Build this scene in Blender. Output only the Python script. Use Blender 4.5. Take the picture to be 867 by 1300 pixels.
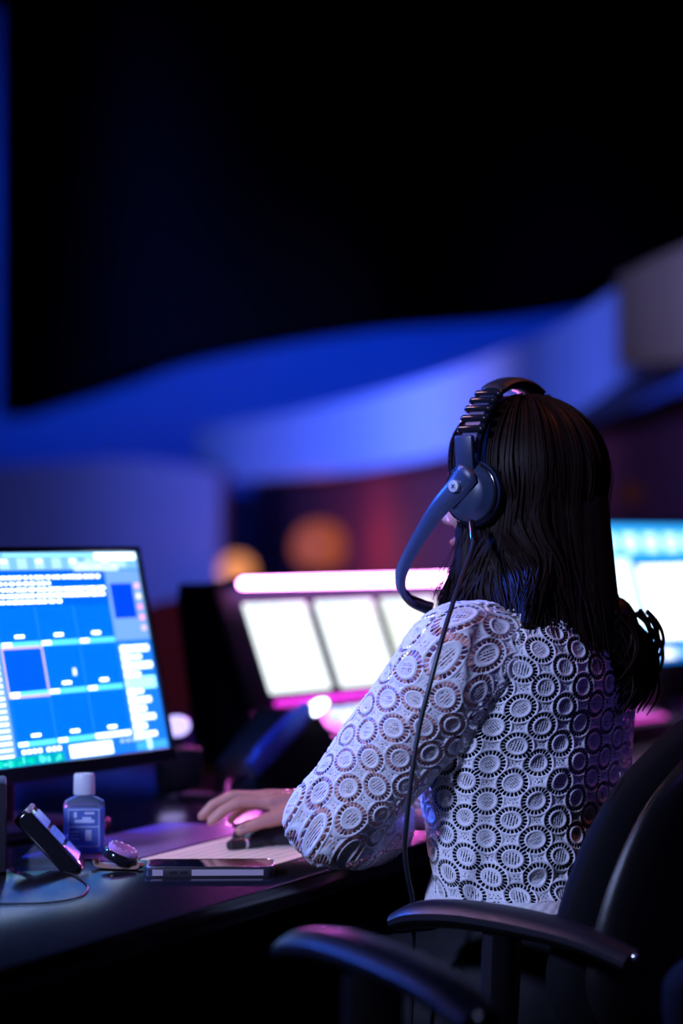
import bpy, bmesh, math, random
import numpy as np
from mathutils import Vector, Matrix

for o in list(bpy.data.objects):
    bpy.data.objects.remove(o)
random.seed(7)
rng = np.random.default_rng(7)
scn = bpy.context.scene
COL = scn.collection
R = math.radians

# ------------------------------------------------------------------ camera
CAM_Z = 1.15
cam_d = bpy.data.cameras.new('camera')
cam_d.sensor_fit = 'VERTICAL'
cam_d.sensor_height = 36.0
cam_d.sensor_width = 24.0
cam_d.lens = 85.0
cam_d.shift_y = 40.0 / 1300.0
cam_d.clip_start = 0.05
cam_d.clip_end = 200
cam_d.dof.use_dof = True
cam_d.dof.focus_distance = 2.95
cam_d.dof.aperture_fstop = 2.1
cam = bpy.data.objects.new('camera', cam_d)
COL.objects.link(cam)
cam.location = (0, 0, CAM_Z)
cam.rotation_euler = (R(90), 0, 0)
scn.camera = cam

# ------------------------------------------------------------------ colour management, world
scn.view_settings.view_transform = 'Standard'
scn.view_settings.look = 'None'
scn.view_settings.exposure = 0.3
scn.view_settings.gamma = 1.0
scn.view_settings.use_curve_mapping = False
wd = bpy.data.worlds.new('hall_dark')
scn.world = wd
wd.use_nodes = True
bg = wd.node_tree.nodes['Background']
bg.inputs[0].default_value = (0.05, 0.07, 0.30, 1)
bg.inputs[1].default_value = 0.004


# ------------------------------------------------------------------ unseen spots for operator and hall
def spot(name, loc, target, color, power, angle=40, blend=0.8, radius=0.3):
    d = bpy.data.lights.new(name, 'SPOT')
    d.energy = power
    d.color = color
    d.spot_size = R(angle)
    d.spot_blend = blend
    d.shadow_soft_size = radius
    o = bpy.data.objects.new(name, d)
    COL.objects.link(o)
    o.location = loc
    o.rotation_euler = (Vector(target) - Vector(loc)).to_track_quat('-Z', 'Y').to_euler()
    return o


# unseen spots added out of frame to light the operator
spot('unseen_key_white', (-2.5, -0.2, 2.8), (0.1, 3.05, 0.9), (0.40, 0.50, 1.0), 720, 24, 0.9, 0.25)
spot('unseen_key_pink', (-2.0, 3.4, 3.6), (0.12, 3.0, 1.0), (1.0, 0.52, 0.70), 125, 26, 0.9, 0.3)
spot('added_fill_violet', (3.2, 2.2, 3.0), (0.4, 3.1, 0.9), (0.20, 0.12, 1.0), 34, 22, 0.9, 0.3)  # added violet fill for the darker right side of her back
spot('added_tint_red', (2.0, 4.2, 4.2), (0.3, 3.15, 1.3), (1.0, 0.22, 0.12), 70, 14, 0.9, 0.2)  # added red spot that tints the top of the hair
spot('added_fill_blue', (-3.6, 4.35, 3.15), (0.0, 3.05, 0.90), (0.02, 0.12, 1.0), 1700, 26, 0.9, 0.25)  # added blue fill, standing in for the left monitor's light
# unseen spots added to light the hall surfaces, mostly blue
spot('unseen_spot_parapet_far', (-6.5, 14.5, 1.7), (0.2, 20.5, 2.1), (0.06, 0.13, 1.0), 6500, 64, 1.0, 0.5)
spot('unseen_spot_parapet_mid', (-3.0, 12.5, 1.6), (0.75, 17.2, 2.1), (0.16, 0.20, 1.0), 1700, 44, 1.0, 0.5)
spot('unseen_spot_parapet_near', (-2.6, 9.5, 1.6), (1.25, 13.2, 2.1), (0.07, 0.14, 1.0), 1000, 34, 1.0, 0.3)
spot('unseen_spot_wall', (-1.0, 25.5, 6.0), (-0.8, 31.0, 3.2), (0.004, 0.055, 1.0), 1150, 130, 0.6, 0.5)
spot('unseen_spot_side', (0.9, 5.8, 3.4), (2.0, 11.0, 2.3), (0.46, 0.44, 1.0), 360, 20, 1.0, 0.3)
spot('unseen_spot_box', (-3.0, 18.0, 1.2), (-2.6, 25.0, 1.4), (0.02, 0.13, 0.9), 300, 40, 1.0, 0.3)


# ------------------------------------------------------------------ helpers
def tag(o, label=None, cat=None, group=None, kind=None):
    if label: o['label'] = label
    if cat: o['category'] = cat
    if group: o['group'] = group
    if kind: o['kind'] = kind
    return o


def empty(name, loc, rz=0.0, label=None, cat=None, group=None, kind=None):
    o = bpy.data.objects.new(name, None)
    o.empty_display_size = 0.05
    COL.objects.link(o)
    o.location = loc
    o.rotation_euler = (0, 0, rz)
    return tag(o, label, cat, group, kind)


def mat(name, col, rough=0.5, metal=0.0, emit=None, strength=0.0, noise=0.0, nscale=40.0,
        bump=0.0, bscale=200.0, trans=0.0, ior=1.45, spec=0.5, sheen=0.0, coat=0.0):
    m = bpy.data.materials.new(name)
    m.use_nodes = True
    nt = m.node_tree
    b = nt.nodes['Principled BSDF']
    c4 = (*col, 1)
    b.inputs['Base Color'].default_value = c4
    b.inputs['Roughness'].default_value = rough
    b.inputs['Metallic'].default_value = metal
    b.inputs['IOR'].default_value = ior
    b.inputs['Specular IOR Level'].default_value = spec
    b.inputs['Transmission Weight'].default_value = trans
    b.inputs['Sheen Weight'].default_value = sheen
    b.inputs['Coat Weight'].default_value = coat
    if emit:
        b.inputs['Emission Color'].default_value = (*emit, 1)
        b.inputs['Emission Strength'].default_value = strength
    if noise or bump:
        tc = nt.nodes.new('ShaderNodeTexCoord')
    if noise:
        n = nt.nodes.new('ShaderNodeTexNoise')
        n.inputs['Scale'].default_value = nscale
        n.inputs['Detail'].default_value = 4
        nt.links.new(tc.outputs['Object'], n.inputs['Vector'])
        mx = nt.nodes.new('ShaderNodeMix')
        mx.data_type = 'RGBA'
        mx.inputs['A'].default_value = (*[c * (1 - noise) for c in col], 1)
        mx.inputs['B'].default_value = (*[min(1, c * (1 + noise)) for c in col], 1)
        nt.links.new(n.outputs['Fac'], mx.inputs['Factor'])
        nt.links.new(mx.outputs['Result'], b.inputs['Base Color'])
    if bump:
        n2 = nt.nodes.new('ShaderNodeTexNoise')
        n2.inputs['Scale'].default_value = bscale
        nt.links.new(tc.outputs['Object'], n2.inputs['Vector'])
        bp = nt.nodes.new('ShaderNodeBump')
        bp.inputs['Strength'].default_value = bump
        bp.inputs['Distance'].default_value = 0.002
        nt.links.new(n2.outputs['Fac'], bp.inputs['Height'])
        nt.links.new(bp.outputs['Normal'], b.inputs['Normal'])
    return m


_em = {}


def glow(col, strength=1.0):
    k = (tuple(round(c, 3) for c in col), round(strength, 3))
    if k not in _em:
        m = mat('lit_display', (0.01, 0.01, 0.012), 0.25, emit=col, strength=strength)
        _em[k] = m
    return _em[k]


class MB:
    """collects shapes into one mesh"""

    def __init__(self):
        self.v = []
        self.f = []
        self.mi = []
        self.mats = []

    def slot(self, m):
        if m is None:
            return 0
        if m not in self.mats:
            self.mats.append(m)
        return self.mats.index(m)

    def add(self, vs, fs, m=None):
        k = len(self.v)
        s = self.slot(m)
        self.v += [tuple(map(float, p)) for p in vs]
        for f in fs:
            self.f.append(tuple(i + k for i in f))
            self.mi.append(s)
        return self

    def box(self, c, s, bevel=0.0, seg=2, M=None, m=None):
        bm = bmesh.new()
        bmesh.ops.create_cube(bm, size=1.0)
        for v in bm.verts:
            v.co = Vector((v.co.x * s[0], v.co.y * s[1], v.co.z * s[2]))
        if bevel > 0:
            bmesh.ops.bevel(bm, geom=list(bm.edges), offset=min(bevel, min(s) * 0.49), segments=seg,
                            profile=0.5, affect='EDGES')
        T = Matrix.Translation(c)
        if M is not None:
            T = M @ T
        bm.verts.index_update()
        self.add([T @ v.co for v in bm.verts], [[v.index for v in f.verts] for f in bm.faces], m)
        bm.free()
        return self

    def prism(self, outline, axis_vec, M=None, m=None):
        """outline: list of 3D points; extruded along axis_vec"""
        n = len(outline)
        a = [Vector(p) for p in outline]
        b = [p + Vector(axis_vec) for p in a]
        if M is not None:
            a = [M @ p for p in a]
            b = [M @ p for p in b]
        fs = [list(range(n))[::-1], list(range(n, 2 * n))]
        for i in range(n):
            j = (i + 1) % n
            fs.append([i, j, n + j, n + i])
        return self.add(a + b, fs, m)

    def capsule(self, p0, r0, p1, r1, n=14, k=5, M=None, m=None):
        p0 = Vector(p0)
        p1 = Vector(p1)
        d = (p1 - p0)
        L = d.length
        d = d / L if L > 1e-6 else Vector((0, 0, 1))
        u = d.orthogonal().normalized()
        w = d.cross(u)
        prof = []
        for i in range(k + 1):
            a = -math.pi / 2 + math.pi / 2 * i / k
            prof.append((p0 + d * (r0 * math.sin(a)), r0 * math.cos(a)))
        for i in range(k + 1):
            a = math.pi / 2 * i / k
            prof.append((p1 + d * (r1 * math.sin(a)), r1 * math.cos(a)))
        return self._rings(prof, u, w, n, M, m)

    def _rings(self, prof, u, w, n, M, m):
        vs = []
        fs = []
        for c, r in prof:
            r = max(r, 1e-5)
            for j in range(n):
                t = 2 * math.pi * j / n
                p = c + u * (r * math.cos(t)) + w * (r * math.sin(t))
                vs.append(M @ p if M is not None else p)
        for i in range(len(prof) - 1):
            for j in range(n):
                q = (j + 1) % n
                fs.append([i * n + j, i * n + q, (i + 1) * n + q, (i + 1) * n + j])
        fs.append(list(range(n))[::-1])
        fs.append([(len(prof) - 1) * n + j for j in range(n)])
        return self.add(vs, fs, m)

    def lathe(self, prof, c=(0, 0, 0), n=24, M=None, m=None, axis=None):
        """prof: (radius, height) list"""
        c = Vector(c)
        d = Vector(axis).normalized() if axis is not None else Vector((0, 0, 1))
        u = d.orthogonal().normalized() if axis is not None else Vector((1, 0, 0))
        w = d.cross(u)
        return self._rings([(c + d * h, r) for r, h in prof], u, w, n, M, m)

    def ell(self, c, r, n=20, k=12, M=None, m=None, rot=None):
        vs = []
        fs = []
        c = Vector(c)
        for i in range(k + 1):
            a = -math.pi / 2 + math.pi * i / k
            for j in range(n):
                t = 2 * math.pi * j / n
                p = Vector((r[0] * max(math.cos(a), 1e-4) * math.cos(t), r[1] * max(math.cos(a), 1e-4) * math.sin(t), r[2] * math.sin(a)))
                if rot is not None:
                    p = rot @ p
                p = c + p
                vs.append(M @ p if M is not None else p)
        for i in range(k):
            for j in range(n):
                q = (j + 1) % n
                fs.append([i * n + j, i * n + q, (i + 1) * n + q, (i + 1) * n + j])
        fs.append(list(range(n))[::-1])
        fs.append([k * n + j for j in range(n)])
        return self.add(vs, fs, m)

    def tube(self, pts, r, n=8, M=None, m=None, flat=None):
        """round (or flattened) tube through points; r number or list; flat=(width vector scale, up vector)"""
        P = [Vector(p) for p in pts]
        N = len(P)
        rr = r if isinstance(r, (list, tuple, np.ndarray)) else [r] * N
        vs = []
        fs = []
        T0 = (P[1] - P[0]).normalized()
        u = T0.orthogonal().normalized()
        for i in range(N):
            if i == 0:
                t = P[1] - P[0]
            elif i == N - 1:
                t = P[-1] - P[-2]
            else:
                t = P[i + 1] - P[i - 1]
            t.normalize()
            if flat is not None:
                w = t.cross(Vector(flat[1])).normalized()
                uu = w.cross(t).normalized()
                a, b = uu * rr[i], w * rr[i] * flat[0]
            else:
                u = (u - t * u.dot(t)).normalized()
                a, b = u * rr[i], t.cross(u) * rr[i]
            for j in range(n):
                th = 2 * math.pi * j / n
                p = P[i] + a * math.cos(th) + b * math.sin(th)
                vs.append(M @ p if M is not None else p)
        for i in range(N - 1):
            for j in range(n):
                q = (j + 1) % n
                fs.append([i * n + j, i * n + q, (i + 1) * n + q, (i + 1) * n + j])
        fs.append(list(range(n))[::-1])
        fs.append([(N - 1) * n + j for j in range(n)])
        return self.add(vs, fs, m)

    def mesh(self, name):
        me = bpy.data.meshes.new(name)
        me.from_pydata(self.v, [], self.f)
        bm = bmesh.new()
        bm.from_mesh(me)
        bmesh.ops.recalc_face_normals(bm, faces=bm.faces)
        bm.to_mesh(me)
        bm.free()
        return me

    def build(self, name, material=None, parent=None, smooth=40):
        me = self.mesh(name)
        if self.mats:
            for m in self.mats:
                me.materials.append(m)
            me.polygons.foreach_set('material_index', self.mi)
        elif material is not None:
            me.materials.append(material)
        o = bpy.data.objects.new(name, me)
        COL.objects.link(o)
        if smooth:
            me.shade_smooth() if hasattr(me, 'shade_smooth') else None
            try:
                me.set_sharp_from_angle(angle=R(smooth))
            except Exception:
                pass
        if parent is not None:
            o.parent = parent
        return o


def catmull(pts, n):
    P = np.array(pts, float)
    P = np.vstack([2 * P[0] - P[1], P, 2 * P[-1] - P[-2]])
    out = []
    for i in range(1, len(P) - 2):
        for k in range(n):
            t = k / n
            a, b, c, d = P[i - 1], P[i], P[i + 1], P[i + 2]
            out.append(0.5 * ((2 * b) + (-a + c) * t + (2 * a - 5 * b + 4 * c - d) * t * t + (-a + 3 * b - 3 * c + d) * t ** 3))
    out.append(P[-2])
    return out


def grid_mesh(name, V, nu, nv, wrap_u, attrs, material, parent):
    """V: (nv*nu,3) array, quads; fast"""
    iu = np.arange(nu if wrap_u else nu - 1)
    iv = np.arange(nv - 1)
    A, B = np.meshgrid(iu, iv)
    A2 = (A + 1) % nu
    q = np.stack([B * nu + A, B * nu + A2, (B + 1) * nu + A2, (B + 1) * nu + A], -1).reshape(-1, 4)
    me = bpy.data.meshes.new(name)
    me.vertices.add(len(V))
    me.vertices.foreach_set('co', V.astype(np.float32).ravel())
    me.loops.add(q.size)
    me.loops.foreach_set('vertex_index', q.astype(np.int32).ravel())
    me.polygons.add(len(q))
    me.polygons.foreach_set('loop_start', np.arange(0, q.size, 4, dtype=np.int32))
    me.update(calc_edges=True)
    for k, a in attrs.items():
        at = me.attributes.new(k, 'FLOAT', 'POINT')
        at.data.foreach_set('value', a.astype(np.float32).ravel())
    me.shade_smooth()
    me.materials.append(material)
    return me


# ------------------------------------------------------------------ materials
M_black = mat('black_plastic', (0.012, 0.012, 0.015), 0.42, bump=0.1, bscale=900)
M_blackgloss = mat('black_gloss', (0.01, 0.01, 0.014), 0.12)
M_desk = mat('black_laminate', (0.010, 0.010, 0.014), 0.15, noise=0.3, nscale=60, bump=0.02, bscale=500, spec=0.6)
M_deskside = mat('black_board', (0.012, 0.012, 0.016), 0.5)
M_chairfab = mat('black_upholstery', (0.004, 0.004, 0.006), 0.9, bump=0.5, bscale=900, spec=0.2)
M_chairplast = mat('charcoal_plastic', (0.008, 0.007, 0.008), 0.34, bump=0.15, bscale=1200)
M_steel = mat('brushed_steel', (0.55, 0.55, 0.58), 0.25, metal=1.0)
M_skin = mat('skin', (0.54, 0.25, 0.20), 0.42, noise=0.12, nscale=60, bump=0.15, bscale=420)
M_nail = mat('nail', (0.62, 0.34, 0.30), 0.25)
M_hair = mat('dark_brown_hair', (0.011, 0.0045, 0.0035), 0.5, noise=0.4, nscale=90, spec=0.11)
M_camisole = mat('dark_camisole', (0.007, 0.006, 0.014), 0.8)
M_trousers = mat('black_trousers', (0.003, 0.003, 0.006), 0.8, bump=0.3, bscale=600)
M_headset = mat('headset_plastic', (0.028, 0.042, 0.090), 0.36, bump=0.05, bscale=1500)  # blue light falling on the headset is tinted into this colour
M_cushion = mat('headset_leatherette', (0.012, 0.012, 0.014), 0.5, bump=0.3, bscale=500)
M_silver = mat('silver_badge', (0.75, 0.77, 0.8), 0.35, metal=0.6)
M_cable = mat('rubber_cable', (0.012, 0.012, 0.014), 0.45)

# ------------------------------------------------------------------ structure: the hall
M_floor = mat('dark_carpet', (0.012, 0.012, 0.02), 0.95, noise=0.4, nscale=30, bump=0.5, bscale=300)
M_wallblue = mat('painted_plaster', (0.42, 0.44, 0.50), 0.9, noise=0.08, nscale=2, bump=0.1, bscale=30)
M_blackmatte = mat('unlit_black', (0.0015, 0.0015, 0.002), 1.0, spec=0.0)
M_maroon = mat('maroon_panelling', (0.22, 0.035, 0.03), 0.8, noise=0.35, nscale=1.5)
M_parapet = mat('pale_parapet_plaster', (0.62, 0.60, 0.66), 0.85, noise=0.06, nscale=3)
M_sidewall = mat('grey_side_plaster', (0.52, 0.46, 0.48), 0.85, noise=0.05, nscale=3)


def struct(name, mb, m, parent=None, smooth=40):
    o = mb.build(name, m, parent, smooth)
    if parent is None:
        o['kind'] = 'structure'
    return o


struct('floor', MB().box((0, 14, -0.05), (18, 36, 0.1)), M_floor)
struct('ceiling', MB().box((0, 14, 8.05), (18, 36, 0.1)), M_blackmatte)
struct('wall_back', MB().box((0, 31.0, 4.9), (18, 0.2, 6.2)), M_wallblue)
struct('wall_back_lower', MB().box((0, 30.6, 0.9), (18, 0.5, 1.8)), M_maroon)
struct('wall_left', MB().box((-8.6, 14, 4), (0.2, 34, 8)), M_wallblue)
struct('wall_right', MB().box((8.6, 14, 4), (0.2, 34, 8)), M_blackmatte)
struct('wall_front', MB().box((0, -3.6, 4), (18, 0.2, 8)), M_blackmatte)


def ribbon_wall(pts, thick, m, name):
    """pts: list of (x, y, z_bottom, z_top); a standing curved wall with real thickness"""
    P = catmull(pts, 8)
    n = len(P)
    vs = []
    for i, p in enumerate(P):
        q = P[min(i + 1, n - 1)] - P[max(i - 1, 0)]
        t = np.array([q[0], q[1]])
        t /= np.linalg.norm(t)
        nx, ny = t[1], -t[0]           # right-hand normal
        if ny > 0:
            nx, ny = -nx, -ny
        bx, by = p[0] - nx * thick, p[1] - ny * thick
        vs += [(p[0], p[1], p[2]), (p[0], p[1], p[3]), (bx, by, p[3]), (bx, by, p[2])]
    fs = []
    for i in range(n - 1):
        for a in range(4):
            b = (a + 1) % 4
            fs.append([4 * i + a, 4 * i + b, 4 * i + 4 + b, 4 * i + 4 + a])
    fs.append([0, 1, 2, 3])
    fs.append([4 * n - 4 + k for k in (3, 2, 1, 0)])
    return struct(name, MB().add(vs, fs), m, smooth=50)


# curved balcony parapet, running from deep in the hall towards the right
ribbon_wall([(-1.55, 26.0, 1.80, 2.40), (-0.64, 23.6, 1.80, 2.40), (0.11, 20.7, 1.78, 2.39), (0.68, 17.8, 1.79, 2.38),
             (1.07, 15.1, 1.82, 2.38), (1.27, 13.6, 1.86, 2.40), (1.36, 12.2, 1.93, 2.42), (1.42, 11.7, 1.96, 2.42)],
            0.25, M_parapet, 'trim_1')
# balcony floor slab behind the parapet edge
# grey side wall meeting the parapet at the right
ribbon_wall([(1.28, 11.2, 1.97, 2.39), (1.45, 11.05, 1.975, 2.46), (1.65, 10.9, 1.98, 2.53), (2.4, 10.5, 1.98, 2.78)],
            0.3, M_sidewall, 'trim_2')
# unlit wall above the balcony, its darkness put into the black colour
ribbon_wall([(-3.68, 26.0, 2.50, 8.0), (-2.30, 21.5, 2.52, 8.0), (-1.38, 18.0, 2.50, 8.0), (-0.2, 15.6, 2.51, 8.0),
             (0.72, 14.0, 2.46, 8.0), (1.15, 13.0, 2.46, 8.0), (1.42, 12.4, 2.56, 8.0), (2.05, 12.3, 2.66, 8.0),
             (3.6, 12.2, 2.9, 8.0)],
            0.3, M_blackmatte, 'trim_3')
# dark maroon wall below the balcony, set back from the parapet
ribbon_wall([(-1.0, 27.5, 0.0, 1.92), (0.0, 24.2, 0.0, 1.92), (0.75, 21.0, 0.0, 1.92), (1.35, 18.0, 0.0, 1.95), (1.8, 15.4, 0.0, 2.0), (2.3, 13.6, 0.0, 2.1), (4.6, 12.6, 0.0, 2.4)],
            0.2, M_maroon, 'wall_under_balcony')
# low pale wall of the side box at the left, below the parapet
ribbon_wall([(-5.2, 25.4, 0.0, 1.95), (-3.3, 25.2, 0.0, 1.98), (-2.2, 25.0, 0.0, 2.02), (-1.25, 24.8, 0.0, 1.9)],
            0.3, M_wallblue, 'trim_4')


# ------------------------------------------------------------------ background lamps and seats
def wall_lamp(loc, col, strength, r, label, power=0):
    t = empty('wall_lamp', loc, 0, label, 'lamp')
    MB().lathe([(r * 0.25, -r * 1.3), (r * 0.28, -r * 1.15), (r * 0.06, -r * 1.1), (r * 0.06, -r * 0.6)], n=14).build('lamp_stem', M_black, t)
    MB().lathe([(r * 0.55, -r * 0.7), (r * 0.95, -r * 0.3), (r, 0.1 * r), (r * 0.9, r * 0.5), (r * 0.6, r * 0.85), (r * 0.15, r)], n=20).build(
        'lamp_shade', mat('glowing_shade', (0.06, 0.03, 0.02), 0.7, emit=col, strength=strength), t)
    if power:
        d = bpy.data.lights.new('lamp_light', 'POINT')
        d.energy = power
        d.color = col
        d.shadow_soft_size = r
        o = bpy.data.objects.new('lamp_light', d)
        COL.objects.link(o)
        o.location = (loc[0], loc[1] - r * 6, loc[2])
    return t


def px(u, v, Y):
    return ((u - 433.5) / 3069.0 * Y, Y, CAM_Z - (v - 690.0) / 3069.0 * Y)


wall_lamp((-0.22, 24.2, 1.10), (1.0, 0.20, 0.05), 0.26, 0.27, 'dim orange lamp glowing under the balcony, above the middle console screens', 13)
wall_lamp((-1.04, 24.0, 0.87), (1.0, 0.34, 0.10), 0.75, 0.17, 'yellow orange lamp glowing low at the left end of the console light bar', 1)
wall_lamp((1.32, 11.0, 1.37), (0.75, 0.20, 0.25), 0.018, 0.06, 'faint reddish lamp beside the hair, over the right-hand monitor', 0.3)

M_seat = mat('plum_seat_velvet', (0.20, 0.05, 0.11), 0.85, bump=0.3, bscale=200, sheen=0.3)


def auditorium_seat(loc, rz, label):
    t = empty('auditorium_seat', loc, rz, label, 'seat', 'empty auditorium seats behind the desks')
    MB().box((0, 0.05, 0.43), (0.48, 0.46, 0.10), 0.04, 3).build('seat_cushion', M_seat, t)
    out = []
    for k in range(17):
        a = math.pi * k / 16
        out.append((0.24 * math.cos(a), 0.0, 0.80 + 0.16 * math.sin(a) ** 0.6))
    out += [(-0.24, 0, 0.44), (0.24, 0, 0.44)]
    MB().prism(out, (0, 0.09, 0), M=Matrix.Translation((0, -0.24, 0)) @ Matrix.Rotation(R(6), 4, 'X')).build('backrest', M_seat, t)
    for s in (-1, 1):
        MB().box((s * 0.275, 0.02, 0.31), (0.05, 0.42, 0.62), 0.012).build('side_panel', M_black, t)
        MB().box((s * 0.275, 0.02, 0.635), (0.06, 0.44, 0.035), 0.012).build('armrest', M_black, t)


for i, (x, lab) in enumerate(((-1.15, 'plum auditorium seat half hidden behind the large left monitor'),
                              (-0.52, 'plum auditorium seat showing between the left monitor and the console'),
                              (0.11, 'plum auditorium seat hidden behind the console screens'))):
    auditorium_seat((x, 8.0 + 0.1 * i, 0), R(176), lab)
spot('added_seat_fill', (-1.5, 5.6, 3.6), (-0.55, 8.0, 0.9), (1.0, 0.35, 0.55), 60, 34, 0.9, 0.2)  # unseen pink spot added to brighten the seats

# ------------------------------------------------------------------ desk
DA = R(66)
E0 = Vector((-0.0327, 2.996, 0.0))
DZ = 0.74
DE = Vector((math.cos(DA), math.sin(DA), 0))
DB = Vector((-math.sin(DA), math.cos(DA), 0))


def dk(s, d, z=0.0):
    """desk coordinates: s along the front edge, d back from it, z above the top"""
    p = E0 + DE * s + DB * d
    return (p.x, p.y, DZ + z)


desk = empty('desk', (E0.x, E0.y, 0), DA, 'long glossy black control desk carrying monitors and consoles', 'desk')
MB().box((0.9, 0.75, DZ - 0.016), (5.0, 1.5, 0.032), 0.004, 2).build('desk_top', M_desk, desk)
MB().box((0.9, 1.42, 0.36), (4.9, 0.025, 0.70), 0.003).build('modesty_panel', M_deskside, desk)
for s in (-1.5, 0.95, 3.3):
    MB().box((s, 0.76, 0.353), (0.03, 1.36, 0.706), 0.003).build('side_panel', M_deskside, desk)

# ------------------------------------------------------------------ left monitor with the cue grid
MA = R(60)
mroot_w = Vector((-0.383, 3.366, DZ)) + Vector((-math.sin(MA), math.cos(MA), 0)) * 0.05
monitor = empty('monitor', mroot_w, MA, 'wide black monitor showing a blue grid of cells, at the left edge', 'monitor')
# panel frame: origin bottom right outer corner; s to the left negative
TILT = Matrix.Translation((0.27, -0.05, 0.087)) @ Matrix.Rotation(R(-12), 4, 'X')
PW, PH = 0.54, 0.325
MB().box((-PW / 2, 0.016, PH / 2), (PW, 0.030, PH), 0.006, 2, M=TILT).build('housing', M_blackgloss, monitor)
M_mbez = mat('monitor_bezel', (0.015, 0.015, 0.02), 0.3)
bz = MB()
for (x0, x1, z0, z1) in ((-PW, 0, 0, 0.020), (-PW, 0, PH - 0.008, PH), (-PW, -PW + 0.008, 0, PH), (-0.008, 0, 0, PH)):
    bz.box(((x0 + x1) / 2, -0.001, (z0 + z1) / 2), (x1 - x0, 0.008, z1 - z0), 0.0015, 1, M=TILT)
bz.build('bezel', M_mbez, monitor)
BLUE = (0.0, 0.12, 0.86)
sc = MB()


def srect(mb, x0, x1, z0, z1, col, st=1.0, lay=0, M=TILT, y=0.0006):
    st *= 1.35
    yy = y - 0.00025 * lay
    mb.add([M @ Vector(p) for p in ((x0, yy, z0), (x1, yy, z0), (x1, yy, z1), (x0, yy, z1))], [[0, 1, 2, 3]], glow(col, st))


MBL = (0.02, 0.22, 0.90)
LB = (0.25, 0.50, 0.95)
CY = (0.10, 0.72, 0.95)
WH = (0.75, 0.92, 1.0)
srect(sc, -PW + 0.008, -0.008, 0.020, PH - 0.008, (0.01, 0.17, 0.80), 0.9)
# header ribbon
srect(sc, -PW + 0.008, -0.008, 0.292, 0.317, (0.16, 0.40, 0.86), 1.0, 1)
for k in range(12):
    x = -0.50 + 0.040 * k
    srect(sc, x, x + 0.022, 0.294, 0.309, (0.35, 0.62, 0.98), 1.0, 2)
    if k % 2 == 0:
        srect(sc, x + 0.004, x + 0.016, 0.302, 0.307, WH, 1.8, 3)
srect(sc, -PW + 0.008, -0.34, 0.310, 0.316, WH, 1.2, 2)
srect(sc, -0.33, -0.1, 0.311, 0.316, (0.25, 0.72, 1.0), 1.0, 2)
srect(sc, -0.115, -0.012, 0.306, 0.3155, WH, 2.2, 3)
srect(sc, -0.17, -0.06, 0.290, 0.302, (0.5, 0.75, 1.0), 1.1, 2)
# cue text block
srect(sc, -0.52, -0.096, 0.240, 0.292, (0.0, 0.09, 0.72), 1.0, 1)
for row, (x1, st) in enumerate(((-0.110, 2.4), (-0.226, 2.4), (-0.098, 3.0), (-0.100, 3.0), (-0.208, 3.0))):
    x = -0.50
    z = 0.2815 - row * 0.0087
    if row == 4:
        x1 = -0.212
    while x < x1 - 0.005:
        w = random.uniform(0.005, 0.014)
        w = min(w, x1 - x)
        srect(sc, x, x + w, z - 0.0022, z + 0.0022, WH, st, 2)
        x += w + random.choice((0.0025, 0.003, 0.005))
# grid of cells (three columns in view, one more to the left)
for c in range(-1, 3):
    x0 = -0.367 + 0.09 * c
    for r_, (zb, zt) in enumerate(((0.188, 0.241), (0.119, 0.184), (0.050, 0.115))):
        if c == -1 and r_ > 0:
            continue
        srect(sc, x0 + 0.0016, x0 + 0.0884, zb + 0.003, zt - 0.001, (0.0, 0.125, 0.84) if not (c == 0 and r_ == 1) else (0.0, 0.08, 0.70), 1.0, 1)
        last = (c == 2 and r_ == 2)
        srect(sc, x0 + 0.001, x0 + 0.0885, zb - 0.004, zb + 0.003, WH if last else CY, 1.8 if last else 1.0, 2)
        srect(sc, x0 + 0.003, x0 + 0.024, zb - 0.003, zb + 0.0025, WH, 2.0, 3)
        if not (c == 0 and r_ == 1):
            srect(sc, x0 + 0.034, x0 + 0.055, zb + 0.0085, zb + 0.0125, WH, 2.4, 3)
# selected cell frame
PK = (0.62, 0.50, 0.80)
for (x0, x1, z0, z1) in ((-0.368, -0.276, 0.181, 0.185), (-0.368, -0.276, 0.113, 0.117), (-0.369, -0.365, 0.113, 0.185), (-0.279, -0.275, 0.113, 0.185)):
    srect(sc, x0, x1, z0, z1, PK, 0.85, 4)
srect(sc, -0.362, -0.345, 0.114, 0.119, WH, 2.0, 5)
srect(sc, -0.214, -0.206, 0.139, 0.149, WH, 1.1, 3)
# left list column
srect(sc, -PW + 0.008, -0.372, 0.028, 0.184, (0.18, 0.36, 0.85), 0.9, 1)
for k in range(17):
    z = 0.176 - k * 0.0088
    w = random.uniform(0.03, 0.12)
    srect(sc, -0.376 - w, -0.378, z - 0.002, z + 0.0022, WH if k % 3 else (0.5, 0.7, 1.0), 1.6, 2)
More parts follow.
